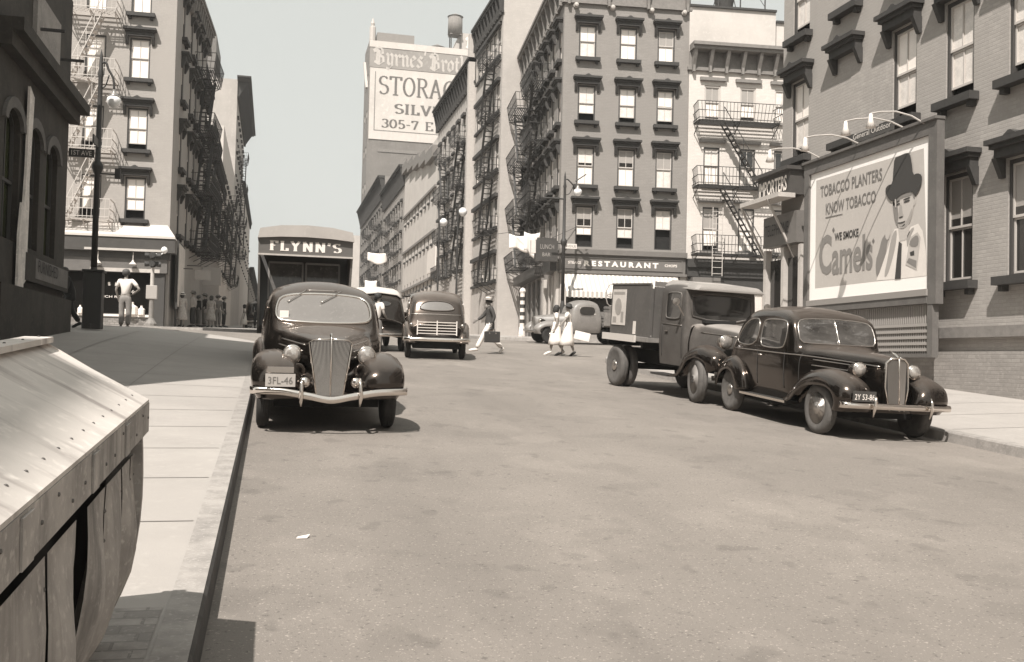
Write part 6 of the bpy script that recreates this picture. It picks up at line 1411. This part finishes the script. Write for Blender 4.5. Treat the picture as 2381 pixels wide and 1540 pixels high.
def person(x, y, yaw, label, h=1.75, pose=None, top=SHIRT, sleeves='short', legs=TAN, dress=None, shoes=SHOE, hair=HAIR, hat=None, skin=SKIN, z=None, coat=False, long_hair=False, group=None, slim=1.0):
    J = dict(STAND); J.update(pose or {}); J = {k: Vector(v) for k, v in J.items()}
    t = empty('person', (x, y, (G(x, y)+.0 if z is None else z)), R(yaw), label, 'person', group); s = h/1.75; t.scale = (s, s, s)
    # continuous body
    V = []; E = []; Rd = []
    def add(p, r, par=None):
        V.append(Vector(p)); Rd.append(r)
        if par is not None: E.append((par, len(V)-1))
        return len(V)-1
    p0 = add(J['pel'], .12*slim); p1 = add(J['wst'], .11*slim, p0); p2 = add(J['chs'], .13*slim, p1); p3 = add(J['nkb'], .06, p2); p4 = add(J['nk'], .052, p3)
    p5 = add(J['hd'], (.078, .095), p4); add(J['top'], .06, p5); nd = (J['nose']-J['hd']).normalized(); add(J['hd']+nd*.095+Vector((0, 0, -.01)), .016, p5)
    for S_ in 'LR':
        a = add(J['h'+S_], .085, p0); a = add((J['h'+S_]+J['k'+S_])/2, .075, a); a = add(J['k'+S_], .055, a); a = add((J['k'+S_]*.6+J['a'+S_]*.4), .055, a); a = add(J['a'+S_], .036, a); add(J['t'+S_], .03, a)
        a = add(J['s'+S_], .058, p2); a = add((J['s'+S_]+J['e'+S_])/2, .045, a); a = add(J['e'+S_], .038, a); a = add((J['e'+S_]+J['w'+S_]*2)/3, .03, a); wv = add(J['w'+S_], .023, a)
        d = (J['w'+S_]-J['e'+S_]).normalized(); fw = Vector((0, 1, 0)); fw = (fw-d*fw.dot(d)).normalized() if abs(d.dot(fw)) < .95 else Vector((0, 0, 1)); sd = d.cross(fw)
        pm = add(J['w'+S_]+d*.07, (.026, .032), wv)
        for k, (o_, ln) in enumerate(((-.027, .07), (-.009, .08), (.009, .075), (.027, .06))):
            k1 = add(J['w'+S_]+d*(.10+ln*.2)+fw*o_, .0095, pm); add(J['w'+S_]+d*(.10+ln*.9)+fw*o_+sd*(.02 if S_ == 'L' else -.02), .008, k1)
        k1 = add(J['w'+S_]+d*.05+fw*.045, .011, wv); add(J['w'+S_]+d*.09+fw*.06, .009, k1)
    skin_mesh('body', V, E, Rd, skin, t)
    # clothes
    if top:
        V = []; E = []; Rd = []
        q0 = add(J['pel']+Vector((0, 0, -.02 if not coat else -.04)), .145*slim if not coat else .165); q1 = add(J['wst'], .135*slim, q0); q2 = add(J['chs'], (.165*slim, .145*slim), q1); add(J['nkb']-Vector((0, 0, .01)), .075, q2)
        if coat: add(J['pel']+Vector((0, -.01, -.22)), .16, q0)
        for S_ in 'LR':
            a = add(J['s'+S_], .078, q2)
            if sleeves == 'long': a = add((J['s'+S_]+J['e'+S_])/2, .068, a); a = add(J['e'+S_], .058, a); add(J['e'+S_].lerp(J['w'+S_], .9), .045, a)
            else: add(J['s'+S_].lerp(J['e'+S_], .75), .062, a)
        skin_mesh('jacket' if coat else 'shirt', V, E, Rd, top, t)
    if legs:
        V = []; E = []; Rd = []
        q0 = add(J['pel'], .148*slim)
        add(J['wst']-Vector((0, 0, .06)), .13*slim, q0)
        for S_ in 'LR':
            a = add(J['h'+S_]-Vector((0, 0, .06)), .108, q0); a = add((J['h'+S_]+J['k'+S_])/2, .10, a); a = add(J['k'+S_], .085, a); add(J['k'+S_].lerp(J['a'+S_], .92), .078, a)
        skin_mesh('trousers', V, E, Rd, legs, t)
    if dress:
        mb = MB(); S = []; c = J['pel']; kx = (J['kL']+J['kR'])/2
        for z_, r_, f in ((1.13, .13, 0), (1.02, .155, 0), (.92, .19, .1), (.72, .23, .5), (.52, .27, .8), (.36, .30, 1.1)):
            o_ = Vector((c.x+(kx.x-c.x)*f, c.y+(kx.y-c.y)*f, z_))
            S.append([tuple(o_+Vector(((r_+.014*math.sin(a*5)*f)*math.cos(R(a*18)), (r_*.8+.014*math.cos(a*3)*f)*math.sin(R(a*18)), 0))) for a in range(21)])
        mb.loft(S); mb.build('skirt', dress, t, True, solid=.006)
    for S_ in 'LR':
        mb = MB(); a, b_ = J['a'+S_], J['t'+S_]; d = (b_-a).normalized()
        mb.tube([a-d*.06+Vector((0, 0, -.03)), a+Vector((0, 0, -.01)), a.lerp(b_, .6), b_+d*.04, b_+d*.09], [.035, .048, .045, .042, .02], 8); mb.build('shoe', shoes, t, True)
    H = J['hd']; up = (J['top']-H).normalized()
    mb = MB(); mb.lathe([(.102, -.035), (.108, .02), (.10, .07), (.075, .105), (.03, .125), (.001, .128)], H-nd*.022+up*.005, up-nd*.25, 14)
    if long_hair: mb.lathe([(.06, -.16), (.10, -.10), (.112, -.02), (.10, .03)], H-nd*.03, up, 12)
    mb.build('hair', hair, t, True)
    for sx in (-1, 1):
        sdv = nd.cross(up)*sx; mb = MB(); mb.lathe([(.006, -.008), (.006, .004), (.001, .006)], H+nd*.088+sdv*.032+up*.018, nd, 8); mb.build('eye', HAIR, t); mb = MB(); mb.lathe([(.012, 0), (.024, .008), (.001, .016)], H+sdv*.088-nd*.005, sdv, 8); mb.build('ear', skin, t, True)
    mb = MB(); q = H+nd*.092-up*.05; sdv = nd.cross(up); mb.bar(q-sdv*.022, q+sdv*.022, .008); mb.build('mouth', SKIND, t)
    if hat == 'boater':
        mb = MB(); mb.lathe([(.165, .045), (.165, .055), (.105, .056), (.102, .14), (.001, .142)], H, up, 20); ho = mb.build('straw_hat', STRAW, t); mb = MB(); mb.lathe([(.107, .058), (.107, .09)], H, up, 20); mb.build('hat_band', GREYC, ho)
    elif hat == 'cap': mb = MB(); mb.lathe([(.112, .04), (.125, .08), (.11, .12), (.001, .135)], H, up, 14); mb.box(H.x-.07, H.x+.07, H.y+.08, H.y+.17, H.z+.05, H.z+.06); mb.build('cap', GREYC, t, True)
    elif hat: mb = MB(); mb.lathe([(.17, .03), (.175, .04), (.11, .055), (.10, .13), (.06, .15), (.001, .145)], H, up, 18); mb.build('hat', hat, t, True)
    return t
SW = .15
def gs(x, y): return G(x, y)+SW
person(-4.5, 32.7, -10, 'man in white shirt and pale trousers seen from behind with elbow out', 1.92, dict(eR=(.40,-.06,1.16), wR=(.22,.10,1.06), eL=(-.27,.0,1.14), wL=(-.24,.10,.92), tL=(-.18,.13,.04), aR=(.09,-.02,.09), tR=(.14,.14,.04)), z=G(-4.5, 32.7), hair=HAIRG)
person(-5.55, 29.7, 110, 'man in dark suit stepping past the left lamp post', 1.74, dict(chs=(0,.08,1.28), nkb=(0,.13,1.42), nk=(0,.15,1.46), hd=(0,.19,1.56), top=(0,.18,1.65), nose=(0,.30,1.53), sL=(-.18,.1,1.38), sR=(.18,.1,1.38), eR=(.22,.0,1.12), wR=(.2,.14,.92), eL=(-.22,.12,1.1), wL=(-.2,.26,.95), kL=(-.1,.2,.5), aL=(-.1,.28,.09), tL=(-.1,.44,.05), kR=(.1,-.06,.5), aR=(.1,-.3,.13), tR=(.1,-.17,.05)), top=SUIT, sleeves='long', legs=SUIT, coat=True, z=gs(-5.55, 29.7), skin=SKIND)
person(-6.25, 30.3, 95, 'stooping figure with white bag and shoes half hidden by the dark building', 1.6, dict(chs=(0,.14,1.22), nkb=(0,.22,1.33), nk=(0,.25,1.37), hd=(0,.30,1.45), top=(0,.31,1.54), nose=(0,.41,1.42), sL=(-.16,.2,1.3), sR=(.16,.2,1.3), eL=(-.2,.22,1.03), wL=(-.18,.3,.8), eR=(.2,.22,1.03), wR=(.18,.3,.8)), top=GREYC, sleeves='long', legs=SUIT, shoes=SHOEW, z=gs(-6.25, 30.3))
b_ = MB(); b_.hexa([(-.14,-.05,0),(.14,-.05,0),(.14,.05,0),(-.14,.05,0),(-.16,-.06,.28),(.16,-.06,.28),(.16,.06,.28),(-.16,.06,.28)]); b_.tube(cr([(-.1,0,.27),(-.06,0,.38),(.06,0,.38),(.1,0,.27)],3), .01, 5)
o = b_.build('shopping_bag', SHIRT); o.location = (-6.0, 30.1, gs(-6, 30.1)+.45); tag(o, 'white bag carried by the stooping figure at the left edge', 'bag')
WALK_P = dict(hL=(-.09,.02,.90), kL=(-.09,.22,.52), aL=(-.09,.42,.13), tL=(-.09,.56,.10), kR=(.09,-.12,.50), aR=(.09,-.44,.16), tR=(.09,-.36,.05), hR=(.09,-.02,.90))
w1 = person(6.5, 29.6, 88, 'man in straw hat, dark jacket and white trousers striding left with a case', 1.76, dict(WALK_P, chs=(0,.04,1.30), eL=(-.24,-.1,1.13), wL=(-.23,-.03,.90), eR=(.24,.16,1.16), wR=(.2,.36,1.02), hd=(0,.05,1.60), nk=(0,.03,1.50), top=(0,.04,1.70), nose=(0,.15,1.57)), top=JACK, sleeves='long', legs=SHIRT, shoes=SHOEW, hat='boater', coat=True, skin=SKIND)
t = empty('suitcase', (6.52, 29.3, G(6.5, 29.3)+.36), R(2), 'dark leather case carried by the man in the straw hat', 'suitcase')
mb = MB(); mb.box(-.24, .24, -.07, .07, 0, .34); mb.build('case', LEATH, t, bevel=.02); mb = MB(); mb.tube(cr([(-.08, 0, .34), (-.06, 0, .42), (.06, 0, .42), (.08, 0, .34)], 4), .012, 6); mb.build('handle', LEATH, t); mb = MB(); [mb.box(x-.02, x+.02, -.076, -.07, .26, .30) for x in (-.1, .1)]; mb.build('clasps', CHROMED, t)
person(8.62, 29.5, 70, 'woman in long white dress walking nearest the flat bed truck, arm round her friend', 1.62, dict(kL=(-.08,.12,.48), aL=(-.08,.2,.12), tL=(-.08,.33,.05), kR=(.08,-.06,.48), aR=(.08,-.24,.14), tR=(.08,-.13,.04), eR=(.3,.04,1.2), wR=(.38,.14,1.05), hd=(0,.04,1.58), nose=(0,.14,1.56)), top=SHIRT, legs=None, dress=SHIRT, shoes=SHOEW, hair=HAIR, long_hair=True, slim=.85)
person(8.9, 29.15, 60, 'woman in white dress and dark hat carrying a white parcel', 1.64, dict(kL=(-.08,.14,.48), aL=(-.08,.24,.12), tL=(-.08,.36,.05), kR=(.08,-.06,.48), aR=(.08,-.2,.14), tR=(.08,-.09,.04), eR=(.26,.0,1.15), wR=(.24,.14,.92), eL=(-.28,.04,1.2), wL=(-.3,.12,1.1)), top=SHIRT, legs=None, dress=SHIRT, shoes=SHOE, hair=HAIR, hat=HAIR, slim=.85)
mb = MB(); mb.box(-.24, .24, -.08, .08, 0, .26); o = mb.build('parcel', WHITE, bevel=.01); o.location = (9.22, 28.82, G(9.2, 28.8)+.52); o.rotation_euler = (0, R(12), R(-15)); tag(o, 'white paper parcel held by the woman in the dark hat', 'parcel')
person(3.02, 29.2, -60, 'man in white shirt leaning by the open car door', 1.76, dict(chs=(0,.05,1.30), eR=(.26,.02,1.13), wR=(.2,.18,.96), eL=(-.25,.08,1.13), wL=(-.2,.22,.98)), legs=GREYC, hair=HAIR)
person(-1.75, 63.5, 100, 'woman in white dress standing alone far up the left street', 1.62, top=SHIRT, legs=None, dress=SHIRT, shoes=SHOE, z=G(-1.75, 63.5), long_hair=True, slim=.85)
CR = [(421, 770, 47.5, PRINTC, 1, 'woman under white hat at the left end of the crowd'), (447, 765, 48.5, TAN, 0, 'man in tan jacket beside the white hatted woman'), (474, 768, 52, SUIT, 0, 'man in dark clothes in the middle of the left crowd'), (489, 768, 51, PRINTC, 1, 'woman in print dress in the middle of the left crowd'),
      (505, 766, 54, GREYC, 0, 'man in grey at the right of the left crowd'), (519, 762, 57, SUIT, 0, 'man in dark suit behind the left crowd'), (460, 764, 56, SUIT, 0, 'dark figure at the back of the left crowd near the wall'), (596, 768, 58, SUIT, 0, 'dark dressed man right of the white dress woman'), (581, 764, 70, GREYC, 1, 'distant woman in grey behind the white dress woman')]
for k, (px_, py_, Y, m, f, lab) in enumerate(CR):
    P = at_y(px_, py_, Y)
    person(P.x, Y, 20+k*47, lab, 1.6 if f else 1.72, top=m, sleeves='short' if f else 'long', legs=None if f else (SUIT if k % 2 else GREYC), dress=m if f else None, hat=WHITE if k == 0 else (None if f else GREYC), z=G(P.x, Y)+(SW if P.x < -.3 else 0), group='people on the far left sidewalk', long_hair=bool(f))

# ------------------------------------------------------------------ street litter
mb = MB(); mb.hexa([(0,0,.004),(.07,.01,.004),(.09,.05,.02),(.01,.05,.006),(0,0,.008),(.07,.01,.008),(.09,.05,.024),(.01,.05,.010)])
o = mb.build('paper_scrap', WHITE); o.location = (.19, 6.6, G(.19, 6.6)); tag(o, 'white paper scrap lying on the road near the left kerb', 'litter')

for k, (x, y, z, lab) in enumerate(((15.2, 70, 22.5, 'brick chimney on the bracketed tenement roof'), (15.0, 86, 20.6, 'brick chimney on the stepped parapet building'), (15.5, 118, 22.1, 'squat chimney on a far right tenement'), (-7, 60, 18.4, 'chimney on the shaded left tenement roof'))):
    t = empty('chimney', (x, y, z), 0, lab, 'chimney', 'rooftop chimneys')
    mb = MB(); mb.box(-.5, .5, -.4, .4, -.3, 1.7); mb.build('stack', B_MID, t); mb = MB(); mb.box(-.56, .56, -.46, .46, 1.7, 1.85); mb.build('cap', STONE_M, t)
    for dx in (-.22, .22): mb = MB(); mb.lathe([(.13, 1.85), (.11, 2.3)], (dx, 0, 0), n=8); mb.build('pot', STONE_M, t)
# ------------------------------------------------------------------ haze: the faint summer air up the street
hz = bpy.data.materials.new('haze'); hz.use_nodes = True; hn = hz.node_tree; hn.nodes.clear()
ho_ = hn.nodes.new('ShaderNodeOutputMaterial'); hv = hn.nodes.new('ShaderNodeVolumePrincipled')
hv.inputs['Color'].default_value = (.95, .93, .90, 1); hv.inputs['Density'].default_value = .0007; hv.inputs['Anisotropy'].default_value = .2
hn.links.new(hv.outputs[0], ho_.inputs['Volume'])
mb = MB(); mb.box(-1450, 1450, -950, 2050, -6, 72); tag(mb.build('haze', hz), 'thin pale summer haze filling the street', kind='stuff')
